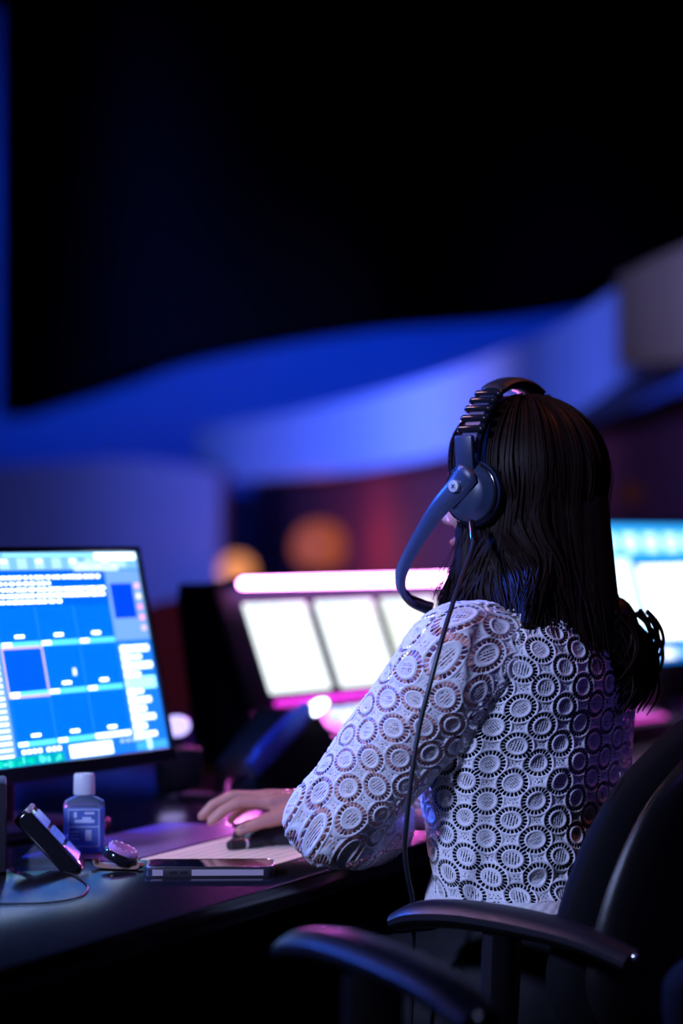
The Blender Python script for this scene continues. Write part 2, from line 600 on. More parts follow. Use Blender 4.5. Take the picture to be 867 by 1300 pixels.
# right column
srect(sc, -0.096, -0.008, 0.185, 0.290, (0.18, 0.40, 0.90), 0.75, 1)
srect(sc, -0.088, -0.032, 0.218, 0.270, (0.0, 0.045, 0.66), 1.0, 2)
for k in range(5):
    srect(sc, -0.026, -0.014, 0.262 - k * 0.016, 0.270 - k * 0.016, ((0.9, 0.45, 0.7), (0.9, 0.8, 0.5), (0.9, 0.3, 0.6), (1.0, 0.35, 0.55), (0.7, 0.5, 0.9))[k], 1.0, 3)
for k, (a, b, h) in enumerate(((-0.083, -0.018, .0045), (-0.070, -0.040, .003), (-0.082, -0.016, .0045), (-0.084, -0.05, .0035), (-0.088, -0.014, .009), (-0.086, -0.05, .003),
                               (-0.085, -0.034, .004), (-0.088, -0.05, .004), (-0.086, -0.030, .004), (-0.088, -0.056, .004), (-0.086, -0.034, .0035))):
    z = 0.172 - k * 0.0128
    srect(sc, a, b, z - h, z + h, WH if k != 4 else (0.3, 0.85, 1.0), 1.9 if k != 4 else 1.3, 3)
    srect(sc, -0.090, -0.072, z - 0.006, z + 0.005, WH, 1.6, 2)
# status strip
srect(sc, -PW + 0.008, -0.265, 0.0205, 0.034, (0.0, 0.32, 0.42), 0.9, 2)
for k in range(26):
    x = random.uniform(-0.52, -0.28)
    srect(sc, x, x + random.uniform(0.004, 0.012), random.uniform(0.021, 0.024), random.uniform(0.027, 0.033), random.choice(((0.05, 0.75, 0.55), (0.1, 0.85, 0.8), (0.0, 0.5, 0.4))), 1.0, 3)
for k in range(7):
    srect(sc, -0.360 + 0.012 * k + (0.008 if k > 3 else 0), -0.351 + 0.012 * k + (0.008 if k > 3 else 0), 0.036, 0.042, WH, 1.6, 3)
srect(sc, -0.252, -0.150, 0.023, 0.041, WH, 1.8, 3)
for k in range(5):
    srect(sc, -0.128 + 0.014 * k, -0.120 + 0.014 * k, 0.036, 0.041, (0.4, 0.6, 1.0), 1.0, 3)
srect(sc, -0.09, -0.012, 0.022, 0.034, (0.05, 0.35, 0.75), 1.0, 2)
srect(sc, -0.062, -0.052, 0.022, 0.045, (0.5, 0.9, 1.0), 1.2, 4)
sc.build('screen', None, monitor, smooth=0)
MB().box((0, 0.075, 0.14), (0.07, 0.022, 0.27), 0.008).build('stand_neck', M_black, monitor)
MB().box((0, 0.05, 0.008), (0.26, 0.17, 0.016), 0.007, 3).build('stand_base', M_black, monitor)


# ------------------------------------------------------------------ lighting console
CA = R(57)
CY0 = Vector((-0.134, 4.5, 0.8685))
croot = Vector((CY0.x, CY0.y, DZ)) + Vector((math.cos(CA), math.sin(CA), 0)) * 0.48
console = empty('lighting_console', croot, CA, 'dark lighting console with tilted white screens under a magenta light bar', 'console')
CT = Matrix.Translation((-0.48, 0, 0.1285)) @ Matrix.Rotation(R(-21), 4, 'X')
M_conbody = mat('console_shell', (0.002, 0.006, 0.02), 0.6, bump=0.05, bscale=700, spec=0.15)
# body wedge
prof = [(-0.36, 0.0), (0.10, 0.0), (0.12, 0.06), (0.155, 0.30), (0.15, 0.335), (0.112, 0.335), (0.025, 0.105), (-0.05, 0.088), (-0.36, 0.035)]
MB().prism([(-0.56, y, z) for y, z in prof], (1.12, 0, 0)).build('body', M_conbody, console)
MB().box((0.48, 0.010, 0.10), (1.10, 0.016, 0.255), 0.006, 2, M=CT).build('screen_bezel', M_conbody, console)
for k in range(4):
    x0 = 0.002 + 0.242 * k
    s_ = MB()
    s_.box((x0 + 0.107, 0.0, 0.091), (0.215, 0.006, 0.183), 0.002, 1, M=CT)
    W = glow((0.88, 0.97, 1.0) if k < 2 else (0.90, 1.0, 0.92), 1.25 if k < 2 else 1.05)
    s_ = MB().box((x0 + 0.107, 0.001, 0.091), (0.207, 0.006, 0.180), 0.010, 3, M=CT, m=W)
    so = s_.build('screen', None, console)
    for j in range(3):
        MB().box((x0 + 0.04 + 0.065 * j, -0.0025, 0.168), (0.045, 0.002, 0.014), 0.0005, 1, M=CT, m=glow((0.55, 0.85, 1.0), 1.4)).build('menu_button', None, so)
# light bar along the top
M_bar = mat('magenta_led_tube', (0.8, 0.5, 0.8), 0.4, emit=(1.0, 0.30, 0.95), strength=14.0)
MB().capsule((-0.010, -0.025, 0.212), 0.0105, (0.97, -0.025, 0.212), 0.0105, M=CT).build('light_bar', M_bar, console)
MB().box((0.48, -0.012, 0.222), (1.03, 0.03, 0.010), 0.003, M=CT).build('light_bar_rail', M_conbody, console)
ld = bpy.data.lights.new('light_bar_glow', 'AREA')
ld.shape = 'RECTANGLE'
ld.size, ld.size_y = 0.98, 0.02
ld.energy = 20
ld.color = (1.0, 0.12, 0.85)
lo = bpy.data.objects.new('light_bar_glow', ld)
COL.objects.link(lo)
lo.parent = console
lo.matrix_local = CT @ Matrix.Translation((0.48, -0.040, 0.208)) @ Matrix.Rotation(R(-66), 4, 'X')
# lower magenta strip
MB().box((0.48, -0.016, -0.022), (0.98, 0.012, 0.010), 0.003, 2, M=CT, m=mat('magenta_led_strip', (0.6, 0.2, 0.6), 0.4, emit=(0.95, 0.03, 0.85), strength=1.0)).build('light_strip', None, console)
# keys and faders on the sloped deck
KT = Matrix.Translation((-0.48, -0.05, 0.090)) @ Matrix.Rotation(R(9.7), 4, 'X')
M_deck = mat('console_deck', (0.30, 0.18, 0.34), 0.45)
MB().box((0.48, -0.15, 0.002), (1.04, 0.27, 0.006), 0.002, 1, M=KT).build('deck_plate', M_deck, console)
km = {}
kcols = [((0.85, 0.9, 1.0), 1.6), ((0.3, 0.55, 1.0), 1.4), ((0.75, 0.25, 1.0), 1.2), ((1.0, 0.4, 0.9), 1.4), ((0.2, 0.9, 1.0), 1.2), ((0.02, 0.02, 0.03), 0.0)]
for i in range(18):
    for j in range(6):
        ci = random.choices(range(6), (3, 3, 2, 2, 2, 3))[0]
        if ci not in km:
            c_, st = kcols[ci]
            me = MB().box((0, 0, 0), (0.034, 0.022, 0.012), 0.003, 1, m=glow(c_, st) if st else M_black).build('key', None, console)
            km[ci] = me
            o = me
        else:
            o = km[ci].copy()
            COL.objects.link(o)
        o.parent = console
        o.matrix_local = KT @ Matrix.Translation((0.045 + 0.051 * i, -0.035 - 0.035 * j, 0.011))
MB().box((0.48, -0.283, -0.006), (1.06, 0.016, 0.016), 0.006, 2, M=KT, m=mat('magenta_edge_light', (0.6, 0.2, 0.6), 0.4, emit=(0.95, 0.02, 0.65), strength=0.9)).build('front_light_strip', None, console)

# ------------------------------------------------------------------ right-hand monitor
RA = R(60)
rp = Vector((0.597, 5.2, DZ))
rdir = Vector((math.cos(RA), math.sin(RA), 0))
rmon = empty('monitor', rp + rdir * 0.42, RA, 'monitor with bright cyan and white windows, right of the woman\'s hair', 'monitor')
RT = Matrix.Translation((-0.42, 0, 0.150)) @ Matrix.Rotation(R(-15), 4, 'X')
MB().box((0.42, 0.02, 0.155), (0.76, 0.03, 0.345), 0.008, 2, M=RT).build('housing', M_blackgloss, rmon)
rs = MB()
rr_ = lambda *a, **k: srect(rs, *a, M=RT, y=0.003, **k)
rr_(0.05, 0.79, -0.005, 0.315, (0.0, 0.17, 0.75), 0.95)
rr_(0.05, 0.79, 0.236, 0.313, (0.03, 0.36, 0.88), 1.0, lay=1)
for k in range(6):
    rr_(0.07 + 0.12 * k, 0.15 + 0.12 * k, 0.252, 0.292, (0.55, 0.85, 1.0), 1.2, lay=2)
rr_(0.06, 0.200, 0.030, 0.236, (0.65, 0.92, 1.0), 1.3, lay=1)
rr_(0.238, 0.53, 0.048, 0.216, (0.95, 0.98, 1.0), 2.0, lay=2)
rr_(0.56, 0.77, 0.048, 0.216, (0.95, 0.98, 1.0), 2.0, lay=2)
rr_(0.25, 0.33, 0.004, 0.022, (0.85, 0.95, 0.9), 1.5, lay=2)
rr_(0.36, 0.44, 0.004, 0.022, (0.3, 0.6, 1.0), 1.0, lay=2)
rs.build('screen', None, rmon, smooth=0)
MB().box((0, 0.09, 0.12), (0.08, 0.03, 0.24), 0.008).build('stand_neck', M_black, rmon)
MB().box((0, 0.07, 0.008), (0.30, 0.2, 0.016), 0.007, 3).build('stand_base', M_black, rmon)
# control surface before it
cs = empty('control_surface', rp + rdir * 0.50 + Vector((math.sin(RA), -math.cos(RA), 0)) * 0.27, RA, 'pale violet lit control surface before the right-hand monitor', 'console')
MB().prism([(-0.35, y, z) for y, z in ((-0.17, 0), (0.17, 0), (0.17, 0.075), (-0.17, 0.03))], (0.8, 0, 0)).build('body', mat('pale_console_shell', (0.55, 0.5, 0.62), 0.5), cs)
for i in range(12):
    o = MB().box((0, 0, 0), (0.04, 0.04, 0.014), 0.004, 1, m=glow((0.75, 0.4, 1.0), 0.8)).build('key', None, cs) if i == 0 else o.copy()
    if i: COL.objects.link(o)
    o.parent = cs
    o.location = (-0.3 + 0.062 * i, 0.0, 0.056)
    o.rotation_euler = (R(7.5), 0, 0)
spot('unseen_console_spot', tuple(rp + Vector((0.3, 0.1, 1.5))), tuple(rp + rdir * 0.25 + Vector((0.2, -0.2, 0.05))), (0.75, 0.35, 1.0), 18, 40, 0.9, 0.05)  # unseen violet spot lighting the control surface

# ------------------------------------------------------------------ things on the desk between
# intercom station with a glowing lamp
ic = empty('intercom_station', px(368, 1000, 4.06)[:2] + (DZ,), R(30), 'black sloped intercom station with a glowing white lamp, before the console', 'intercom')
MB().prism([(-0.10, -0.06, 0.0), (0.10, -0.06, 0.0), (0.095, -0.06, 0.03), (0.02, -0.06, 0.125), (-0.015, -0.06, 0.13), (-0.095, -0.06, 0.045)], (0, 0.14, 0)).build('body', M_black, ic)
hs = MB().tube(catmull([(-0.115, -0.085, 0.045), (-0.085, -0.085, 0.075), (-0.045, -0.085, 0.11), (-0.01, -0.085, 0.138)], 5), [0.016] * 3 + [0.019] * 10 + [0.016] * 3, 12).build(
    'handset', mat('blue_lit_handset', (0.16, 0.25, 0.75), 0.3), ic)  # blue light on the handset is put into its base colour
MB().ell((0.0, -0.092, 0.140), (0.024, 0.012, 0.012), rot=Matrix.Rotation(R(-28), 3, 'Y'), m=glow((0.75, 0.8, 1.0), 5.0)).build('lamp', None, ic)
MB().tube(catmull([(-0.115, -0.06, 0.03), (-0.15, -0.07, 0.02), (-0.19, -0.12, 0.006), (-0.26, -0.10, 0.006)], 6), 0.005, 8).build('cord', M_cable, ic)

tl = empty('tally_lamp', px(233, 960, 4.02)[:2] + (DZ,), R(20), 'small lamp box with a white violet lit face, just right of the large monitor', 'lamp')
MB().box((0, 0.03, 0.035), (0.07, 0.06, 0.07), 0.008).build('body', M_black, tl)
MB().lathe([(0.006, 0), (0.006, 0.02)], c=(0, 0.03, 0.068), n=10).build('lamp_post', M_black, tl)
MB().ell((-0.004, 0.028, 0.105), (0.024, 0.016, 0.018), m=glow((0.50, 0.42, 1.0), 1.5)).build('lens', None, tl)

# black box at the left
bx_ = empty('speaker_box', (px(-66, 1096, 3.0)[0], 2.98, DZ), R(8), 'dark grey box at the left edge under the monitor', 'box')
MB().box((0, 0.05, 0.058), (0.15, 0.10, 0.112), 0.004, 2).build('cabinet', mat('dark_grain_board', (0.02, 0.018, 0.026), 0.6, noise=0.5, nscale=300), bx_)
MB().box((0, 0.001, 0.060), (0.128, 0.006, 0.092), 0.003, 1).build('grille', M_black, bx_)
for s in (-1, 1):
    MB().box((s * 0.06, 0.05, 0.001), (0.02, 0.08, 0.004)).build('foot', M_cable, bx_)

# tilted little display
td = empty('desk_display', (-0.352, 3.055, DZ), R(93), 'small black slab display with three blue lit panes, tilted beside the bottle', 'display')
tm = Matrix.Translation((0, -0.028, 0.006)) @ Matrix.Rotation(R(-43), 4, 'X')
MB().box((0, 0.013, 0.051), (0.080, 0.024, 0.102), 0.005, 3, M=tm).build('housing', M_blackgloss, td)
for k in range(3):
    MB().box((0, 0.0006, 0.022 + 0.028 * k), (0.068, 0.002, 0.023), 0.0006, 1, M=tm, m=glow((0.07, 0.12, 0.75), 0.6)).build('display_pane', None, td)
MB().box((0.0, 0.0098, 0.097), (0.079, 0.019, 0.009), 0.004, 2, M=tm).build('top_rail', mat('violet_grey_trim', (0.45, 0.38, 0.5), 0.4), td)
MB().prism([(-0.025, 0.0, 0.0), (-0.025, 0.07, 0.0), (-0.025, 0.03, 0.035)], (0.05, 0, 0)).build('clear_stand', mat('clear_acrylic', (0.75, 0.8, 1.0), 0.1, trans=0.9), td)

# hand-sanitiser bottle
bt = empty('sanitizer_bottle', px(107, 1083, 3.19)[:2] + (DZ,), R(4), 'clear squat bottle of blue liquid with a white cap', 'bottle')


def rrect(w, d, r, n=5):
    out = []
    for cx, cy, a0 in ((w - r, d - r, 0), (-w + r, d - r, 90), (-w + r, -d + r, 180), (w - r, -d + r, 270)):
        for k in range(n + 1):
            a = R(a0 + 90 * k / n)
            out.append((cx + r * math.cos(a), cy + r * math.sin(a)))
    return out


def loft(mb, secs, n=5, m=None):
    vs = []
    rings = []
    for (w, d, r, z) in secs:
        ring = rrect(w, d, r, n)
        rings.append(len(ring))
        vs += [(x, y, z) for x, y in ring]
    k = rings[0]
    fs = []
    for i in range(len(secs) - 1):
        for j in range(k):
            q = (j + 1) % k
            fs.append([i * k + j, i * k + q, (i + 1) * k + q, (i + 1) * k + j])
    fs.append(list(range(k))[::-1])
    fs.append([(len(secs) - 1) * k + j for j in range(k)])
    return mb.add(vs, fs, m)


M_bottle = mat('clear_blue_plastic', (0.55, 0.72, 1.0), 0.06, trans=0.85, ior=1.2)
loft(MB(), [(0.022, 0.013, 0.008, 0.0), (0.0265, 0.0165, 0.010, 0.003), (0.027, 0.017, 0.010, 0.03), (0.027, 0.017, 0.010, 0.066), (0.0255, 0.016, 0.011, 0.071),
            (0.017, 0.013, 0.0125, 0.0755), (0.011, 0.011, 0.0108, 0.078), (0.011, 0.011, 0.0108, 0.081)]).build('bottle_body', M_bottle, bt)
loft(MB(), [(0.020, 0.011, 0.007, 0.0025), (0.0245, 0.0145, 0.008, 0.005), (0.0250, 0.0150, 0.009, 0.058), (0.0240, 0.0140, 0.009, 0.060)]).build('blue_gel', mat('blue_gel', (0.10, 0.28, 0.95), 0.2, trans=0.3, ior=1.1), bt)
MB().lathe([(0.0135, 0.079), (0.0142, 0.080), (0.0138, 0.1035), (0.0125, 0.1065), (0.004, 0.107)], n=28).build('cap', mat('white_cap', (0.75, 0.75, 0.82), 0.35), bt)
lbm = mat('label_print', (0.62, 0.70, 0.95), 0.5)
lb = MB()
yl = -0.0178


def lrect(x0, x1, z0, z1):
    lb.box(((x0 + x1) / 2, yl, (z0 + z1) / 2), (x1 - x0, 0.0005, z1 - z0))


for (a, b, c, d) in ((-0.0205, 0.0205, 0.060, 0.0612), (-0.0205, 0.0205, 0.012, 0.013), (-0.0205, -0.0195, 0.012, 0.061), (0.0195, 0.0205, 0.012, 0.061),
                     (-0.0205, 0.0205, 0.0375, 0.0387), (-0.012, 0.014, 0.0435, 0.0475), (-0.002, 0.010, 0.0475, 0.0510), (-0.013, -0.009, 0.050, 0.0575),
                     (0.001, 0.014, 0.0545, 0.0575), (-0.017, -0.007, 0.031, 0.0322), (-0.017, -0.008, 0.0265, 0.0275), (-0.017, -0.006, 0.022, 0.023), (0.002, 0.010, 0.020, 0.034)):
    lrect(a, b, c, d)
lb.build('label_print', lbm, bt, smooth=0)

# watch lying by the phone
wt = empty('wristwatch', px(150, 1104, 3.04)[:2] + (DZ,), R(-14), 'round dark watch with pink lit glass and brown strap, between bottle and phone', 'watch')
st_m = mat('tan_strap', (0.30, 0.18, 0.13), 0.6, bump=0.3, bscale=400)
MB().tube(catmull([(-0.030, 0, 0.012), (-0.026, 0, 0.005), (-0.012, 0, 0.0035), (0.010, 0, 0.0035), (0.027, 0, 0.004), (0.031, 0, 0.008)], 5), [0.0032] * 26, 10, flat=(3.2, (0, 0, 1))).build('strap', st_m, wt)
wm = Matrix.Translation((0.003, 0, 0.0175)) @ Matrix.Rotation(R(24), 4, 'Y')
MB().lathe([(0.020, -0.007), (0.0225, -0.005), (0.0228, 0.003), (0.0205, 0.006)], n=32, M=wm).build('watch_case', M_blackgloss, wt)
MB().lathe([(0.0195, 0.006), (0.0198, 0.010), (0.0175, 0.0125), (0.002, 0.0130)], n=32, M=wm).build('watch_glass', mat('pink_lit_glass', (0.95, 0.45, 0.85), 0.12, trans=0.5, coat=0.5), wt)  # clear glass, with the pink light on it put into its colour
for k in range(12):
    a = k * math.pi / 6
    MB().box((0.0165 * math.cos(a), 0.0165 * math.sin(a), 0.0128), (0.003, 0.0012, 0.0005), M=wm).build('hour_mark', M_silver, wt)
MB().capsule((0.0235, 0.0, 0), 0.0022, (0.0265, 0.0, 0), 0.0022, M=wm).build('crown', M_steel, wt)

# phone in its case
ph = empty('smartphone', ((-0.2416 - 0.0834) / 2, 2.965 + 0.036, DZ), R(1.5), 'dark smartphone in a case lying flat at the desk edge', 'phone')
loft(MB(), [(0.0770, 0.0365, 0.011, 0.0), (0.0785, 0.038, 0.012, 0.0025), (0.0785, 0.038, 0.012, 0.0115), (0.0775, 0.037, 0.012, 0.0128)]).build('case', mat('smoky_case', (0.035, 0.03, 0.04), 0.3), ph)
loft(MB(), [(0.0755, 0.035, 0.010, 0.0125), (0.0755, 0.035, 0.010, 0.0134)]).build('glass_front', mat('phone_glass', (0.01, 0.01, 0.02), 0.05, coat=0.6), ph)
fr = MB()
ring = rrect(0.0778, 0.0373, 0.0118, 6)
fr.tube([(x, y, 0.0132) for x, y in ring] + [(ring[0][0], ring[0][1], 0.0132)], 0.0008, 6)
fr.build('screen_rim', M_steel, ph)
sb_m = mat('pinkish_side_band', (0.42, 0.34, 0.40), 0.45)
for (a, b) in ((-0.070, -0.057), (-0.022, 0.066)):
    MB().box(((a + b) / 2, -0.0381, 0.0066), (b - a, 0.0008, 0.0075), 0.0003, 1).build('side_band', sb_m, ph)
for a in (-0.045, -0.032):
    MB().box((a, -0.0383, 0.007), (0.009, 0.0010, 0.003), 0.0004, 1).build('side_button', M_black, ph)

# sheet, mat, pen, mouse, card, cable
sh = empty('paper_sheet', dk(0.18, 0.172), DA, 'cream sheet of paper under the pen, behind the phone', 'paper')
M_paper = mat('cream_paper', (0.92, 0.82, 0.64), 0.8, noise=0.04, nscale=80)
MB().box((0, 0, 0.0010), (0.297, 0.182, 0.0012)).build('sheet', M_paper, sh)
lm = mat('grey_print', (0.62, 0.52, 0.44), 0.8)
for k in range(9):
    MB().box((0.0 - 0.01 * (k % 3), -0.07 + 0.017 * k, 0.00175), (0.24 - 0.02 * (k % 3), 0.0018, 0.0002)).build('printed_line', lm, sh)
mp = tag(MB().box((0, 0, 0.0015), (0.40, 0.155, 0.003), 0.0012, 1).build('mouse_mat', mat('magenta_lit_mat', (0.28, 0.12, 0.38), 0.26, bump=0.08, bscale=900)), 'smooth mat tinted violet by the console light, behind the paper sheet', 'mat')  # violet is the console's magenta light, put into the base colour
mp.location = dk(0.20, 0.345)
mp.rotation_euler = (0, 0, DA)
pen = empty('pen', px(314, 1079, 3.235)[:2] + (DZ + 0.0018,), R(38), 'stubby black pen lying on the cream paper by the hand', 'pen')
MB().lathe([(0.003, -0.032), (0.0062, -0.030), (0.0066, 0.0), (0.0062, 0.026), (0.004, 0.034), (0.0015, 0.040)], c=(0, 0, 0.0066), axis=(1, 0, 0), n=16).build('barrel', M_black, pen)
MB().box((-0.012, 0, 0.0138), (0.034, 0.0035, 0.0018), 0.0006, 1).build('clip', M_steel, pen)
MB().lathe([(0.0069, -0.006), (0.0069, -0.002)], c=(0, 0, 0.0066), axis=(1, 0, 0), n=16).build('ring', M_silver, pen)
ms = empty('computer_mouse', (-0.098, 3.298, DZ + 0.0018), R(184), 'black computer mouse under the resting hand', 'mouse')
vs = MB()
secs = []
for k in range(11):
    t = k / 10
    z = 0.034 * math.sin(t * math.pi / 2)
    f = math.cos(t * math.pi / 2) ** 0.55 if t < 1 else 0.12
    secs.append((0.052 * max(f, 0.12), 0.031 * max(f, 0.12), 0.030 * max(f, 0.12), z))
loft(vs, secs).build('shell', M_black, ms)
MB().capsule((0.030, 0, 0.026), 0.005, (0.042, 0, 0.0215), 0.005).build('scroll_wheel', M_cable, ms)
MB().box((0.036, 0, 0.0245), (0.03, 0.0012, 0.006)).build('button_seam', M_cable, ms)
cd = tag(MB().box((0, 0, 0.0015), (0.075, 0.05, 0.002), 0.0005, 1).build('index_card', mat('buff_card', (0.16, 0.10, 0.085), 0.8)), 'small buff card on the dark desk beyond the fingers', 'card')
cd.location = px(245, 1010, 3.93)[:2] + (DZ,)
cd.rotation_euler = (0, 0, DA)
cb = MB().tube(catmull([(-0.47, 2.72, DZ + 0.002), (-0.386, 2.735, DZ + 0.002), (-0.334, 2.745, DZ + 0.002), (-0.303, 2.79, DZ + 0.002), (-0.302, 2.88, DZ + 0.002), (-0.327, 2.97, DZ + 0.002), (-0.345, 3.00, DZ + 0.002)], 8), 0.0013, 8).build('cable', M_cable)
tag(cb, 'thin black cable lying across the glossy desk in the lower left', 'cable')


# ------------------------------------------------------------------ chairs
def office_chair(loc, rz, label, back_top=0.95, back_hw=0.25, dz=0.0, back_y=0.0, back_x=-0.225):
    t = empty('office_chair', loc, rz, label, 'chair', 'black office chairs at the desk')
    # backrest cushion: elliptical outline, thick and curved
    def pad(zc, hz_up, hz_dn, hw, th, x0, name, m, power=2.0):
        V = []
        nu, nv = 25, 21
        mb = MB()
        for side in (0, 1):
            for j in range(nv):
                for i in range(nu):
                    a = -1 + 2 * i / (nu - 1)
                    b = -1 + 2 * j / (nv - 1)
                    # square to disc map
                    yy = a * math.sqrt(max(0, 1 - b * b / 2))
                    zz = b * math.sqrt(max(0, 1 - a * a / 2))
                    zz2 = zz
                    rad = min(1.0, math.hypot(yy, zz))
                    thick = th * 0.5 * math.sqrt(max(0.0, 1 - rad ** 4))
                    z = zc + (zz2 * hz_up if zz2 > 0 else zz2 * hz_dn)
                    y = yy * hw
                    x = x0 + 0.55 * y * y - 0.16 * (z - zc) + (thick if side == 0 else -thick)
                    V.append((x, y + back_y, z))
        fs = []
        for side in (0, 1):
            o_ = side * nu * nv
            for j in range(nv - 1):
                for i in range(nu - 1):
                    f = [o_ + j * nu + i, o_ + j * nu + i + 1, o_ + (j + 1) * nu + i + 1, o_ + (j + 1) * nu + i]
                    fs.append(f if side == 0 else f[::-1])
        mb.add(V, fs)
        me = mb.mesh(name)
        bm = bmesh.new()
        bm.from_mesh(me)
        bmesh.ops.remove_doubles(bm, verts=bm.verts, dist=0.0004)
        bmesh.ops.recalc_face_normals(bm, faces=bm.faces)
        bm.to_mesh(me)
        bm.free()
        me.materials.append(m)
        me.shade_smooth()
        o = bpy.data.objects.new(name, me)
        COL.objects.link(o)
        o.parent = t
        return o
    zc = 0.66 + dz
    up = back_top - zc
    pad(zc, up, 0.14, back_hw, 0.075, back_x, 'backrest', M_chairfab)
    pad(zc, up * 0.93, 0.13, back_hw * 0.93, 0.05, back_x - 0.035, 'back_shell', M_chairplast)
    # seat
    MB().box((-0.01, 0, 0.445 + dz), (0.46, 0.48, 0.07), 0.033, 4).build('seat', M_chairfab, t)
    MB().box((-0.02, 0, 0.40 + dz), (0.30, 0.24, 0.03), 0.01).build('seat_plate', M_chairplast, t)
    MB().tube(catmull([(-0.10, 0, 0.395 + dz), (-0.24, 0, 0.40 + dz), (-0.295, back_y * .6, 0.47 + dz), (-0.30, back_y, 0.62 + dz)], 5), 0.02, 10, flat=(1.8, (1, 0, 0.2))).build('back_support', M_chairplast, t)
    # arms
    for s in (-1, 1):
        y = 0.27 * s
        arm = catmull([(0.005, y, 0.700 + dz), (-0.03, y, 0.711 + dz), (-0.09, y, 0.716 + dz), (-0.17, y, 0.712 + dz), (-0.25, y * 1.01, 0.702 + dz), (-0.315, y * 1.02, 0.684 + dz)], 6)
        n_ = len(arm)
        rad = [0.017 * (0.62 + 0.38 * math.sin(math.pi * min(1, (i / (n_ - 1)) * 3 + 0.12) / 2)) * (1 - 0.25 * max(0, i / (n_ - 1) - 0.6) / 0.4) for i in range(n_)]
        MB().tube(arm, rad, 14, flat=(1.9, (0, 0, 1))).build('armrest', M_chairplast, t)
        MB().tube(catmull([(-0.14, y, 0.70 + dz), (-0.135, y, 0.60 + dz), (-0.12, y, 0.50 + dz), (-0.09, y * 0.8, 0.415 + dz), (-0.05, y * 0.4, 0.40 + dz)], 5), 0.019, 10, flat=(1.7, (1, 0, 0.05))).build('arm_post', M_chairplast, t)
        MB().ell((-0.318, y * 1.02 + s * 0.006, 0.690 + dz), (0.006, 0.005, 0.006), 12, 8).build('bolt', M_steel, t)
    # pedestal
    MB().lathe([(0.028, 0.11), (0.028, 0.25), (0.020, 0.252), (0.020, 0.39 + dz)], n=18).build('gas_lift', M_black, t)
    for k in range(5):
        a = 2 * math.pi * k / 5 + 0.3
        d = Vector((math.cos(a), math.sin(a), 0))
        MB().tube([d * 0.02 + Vector((0, 0, 0.13)), d * 0.15 + Vector((0, 0, 0.11)), d * 0.29 + Vector((0, 0, 0.075))], [0.024, 0.02, 0.015], 8).build('base_arm', M_chairplast, t)
        MB().lathe([(0.012, -0.022), (0.027, -0.02), (0.027, 0.02), (0.012, 0.022)], c=d * 0.29 + Vector((0, 0, 0.027)), axis=(-d.y, d.x, 0), n=16).build('caster', M_black, t)
    return t


PO = Vector((0.226, 3.10, 0))
PR = R(145)
office_chair((PO.x, PO.y, 0), PR, 'black office chair with curved arms that the woman sits in')
office_chair((0.180, 2.485, 0), R(123), 'empty black office chair nearest the camera, its armrest blurred', back_top=0.77, back_hw=0.17, dz=0.055, back_y=-0.21, back_x=-0.20)

# ------------------------------------------------------------------ the woman
LM = Matrix.Translation(PO) @ Matrix.Rotation(PR, 4, 'Z')
LI = LM.inverted()


def loc(w):
    return LI @ Vector(w)


HC = Vector((-0.010, 0.0, 1.238))
# joints (local: x forward, y left, z up)
shL = Vector((-0.015, 0.158, 1.012))
elL = loc((-0.0135, 2.975, 0.796))
wrL = loc((0.075, 3.19, 0.785))
shR = Vector((-0.015, -0.158, 1.012))
elR = loc((0.19, 3.40, 0.825))
wrR = loc((-0.020, 3.312, 0.797))

b = MB()
b.ell((-0.03, 0, 0.60), (0.115, 0.165, 0.115))
b.ell((-0.025, 0, 0.78), (0.085, 0.122, 0.16))
b.ell((-0.020, 0, 0.93), (0.092, 0.145, 0.13))
b.capsule((-0.025, 0.125, 1.012), 0.055, (-0.025, -0.125, 1.012), 0.055)
b.capsule((-0.03, 0, 1.02), 0.055, (-0.008, 0, 1.14), 0.050)
# head
b.ell(HC, (0.092, 0.073, 0.084), 28, 18)
b.ell((0.025, 0, 1.178), (0.060, 0.056, 0.075), 24, 16)
b.capsule((0.062, 0, 1.118), 0.020, (0.052, 0, 1.128), 0.026)
b.capsule((0.055, 0.022, 1.130), 0.016, (-0.005, 0.052, 1.172), 0.016)
b.capsule((0.055, -0.022, 1.130), 0.016, (-0.005, -0.052, 1.172), 0.016)
b.capsule((0.082, 0, 1.228), 0.008, (0.103, 0, 1.185), 0.0115)
b.ell((0.092, 0.010, 1.180), (0.010, 0.008, 0.007), 12, 8)
b.ell((0.092, -0.010, 1.180), (0.010, 0.008, 0.007), 12, 8)
b.ell((0.082, 0, 1.156), (0.011, 0.021, 0.0055), 14, 8)
b.ell((0.079, 0, 1.147), (0.011, 0.018, 0.0065), 14, 8)
b.ell((0.060, 0.036, 1.188), (0.022, 0.020, 0.020), 14, 10)
b.ell((0.060, -0.036, 1.188), (0.022, 0.020, 0.020), 14, 10)
b.capsule((0.078, 0.012, 1.243), 0.010, (0.066, 0.044, 1.240), 0.009)
b.capsule((0.078, -0.012, 1.243), 0.010, (0.066, -0.044, 1.240), 0.009)
for s in (-1, 1):
    b.ell((-0.005, s * 0.077, 1.205), (0.018, 0.010, 0.030), 14, 10)


def arm(sh, el, wr):
    b.capsule(sh, 0.056, sh.lerp(el, 0.5), 0.055)
    b.capsule(sh.lerp(el, 0.5), 0.055, el, 0.043)
    b.capsule(el, 0.042, el.lerp(wr, 0.35), 0.040)
    b.capsule(el.lerp(wr, 0.35), 0.038, wr, 0.0245)


arm(shL, elL, wrL)
arm(shR, elR, wrR)


def chain(pts, rad):
    for i in range(len(pts) - 1):
        b.capsule(pts[i], rad[i], pts[i + 1], rad[i + 1], 10, 4)


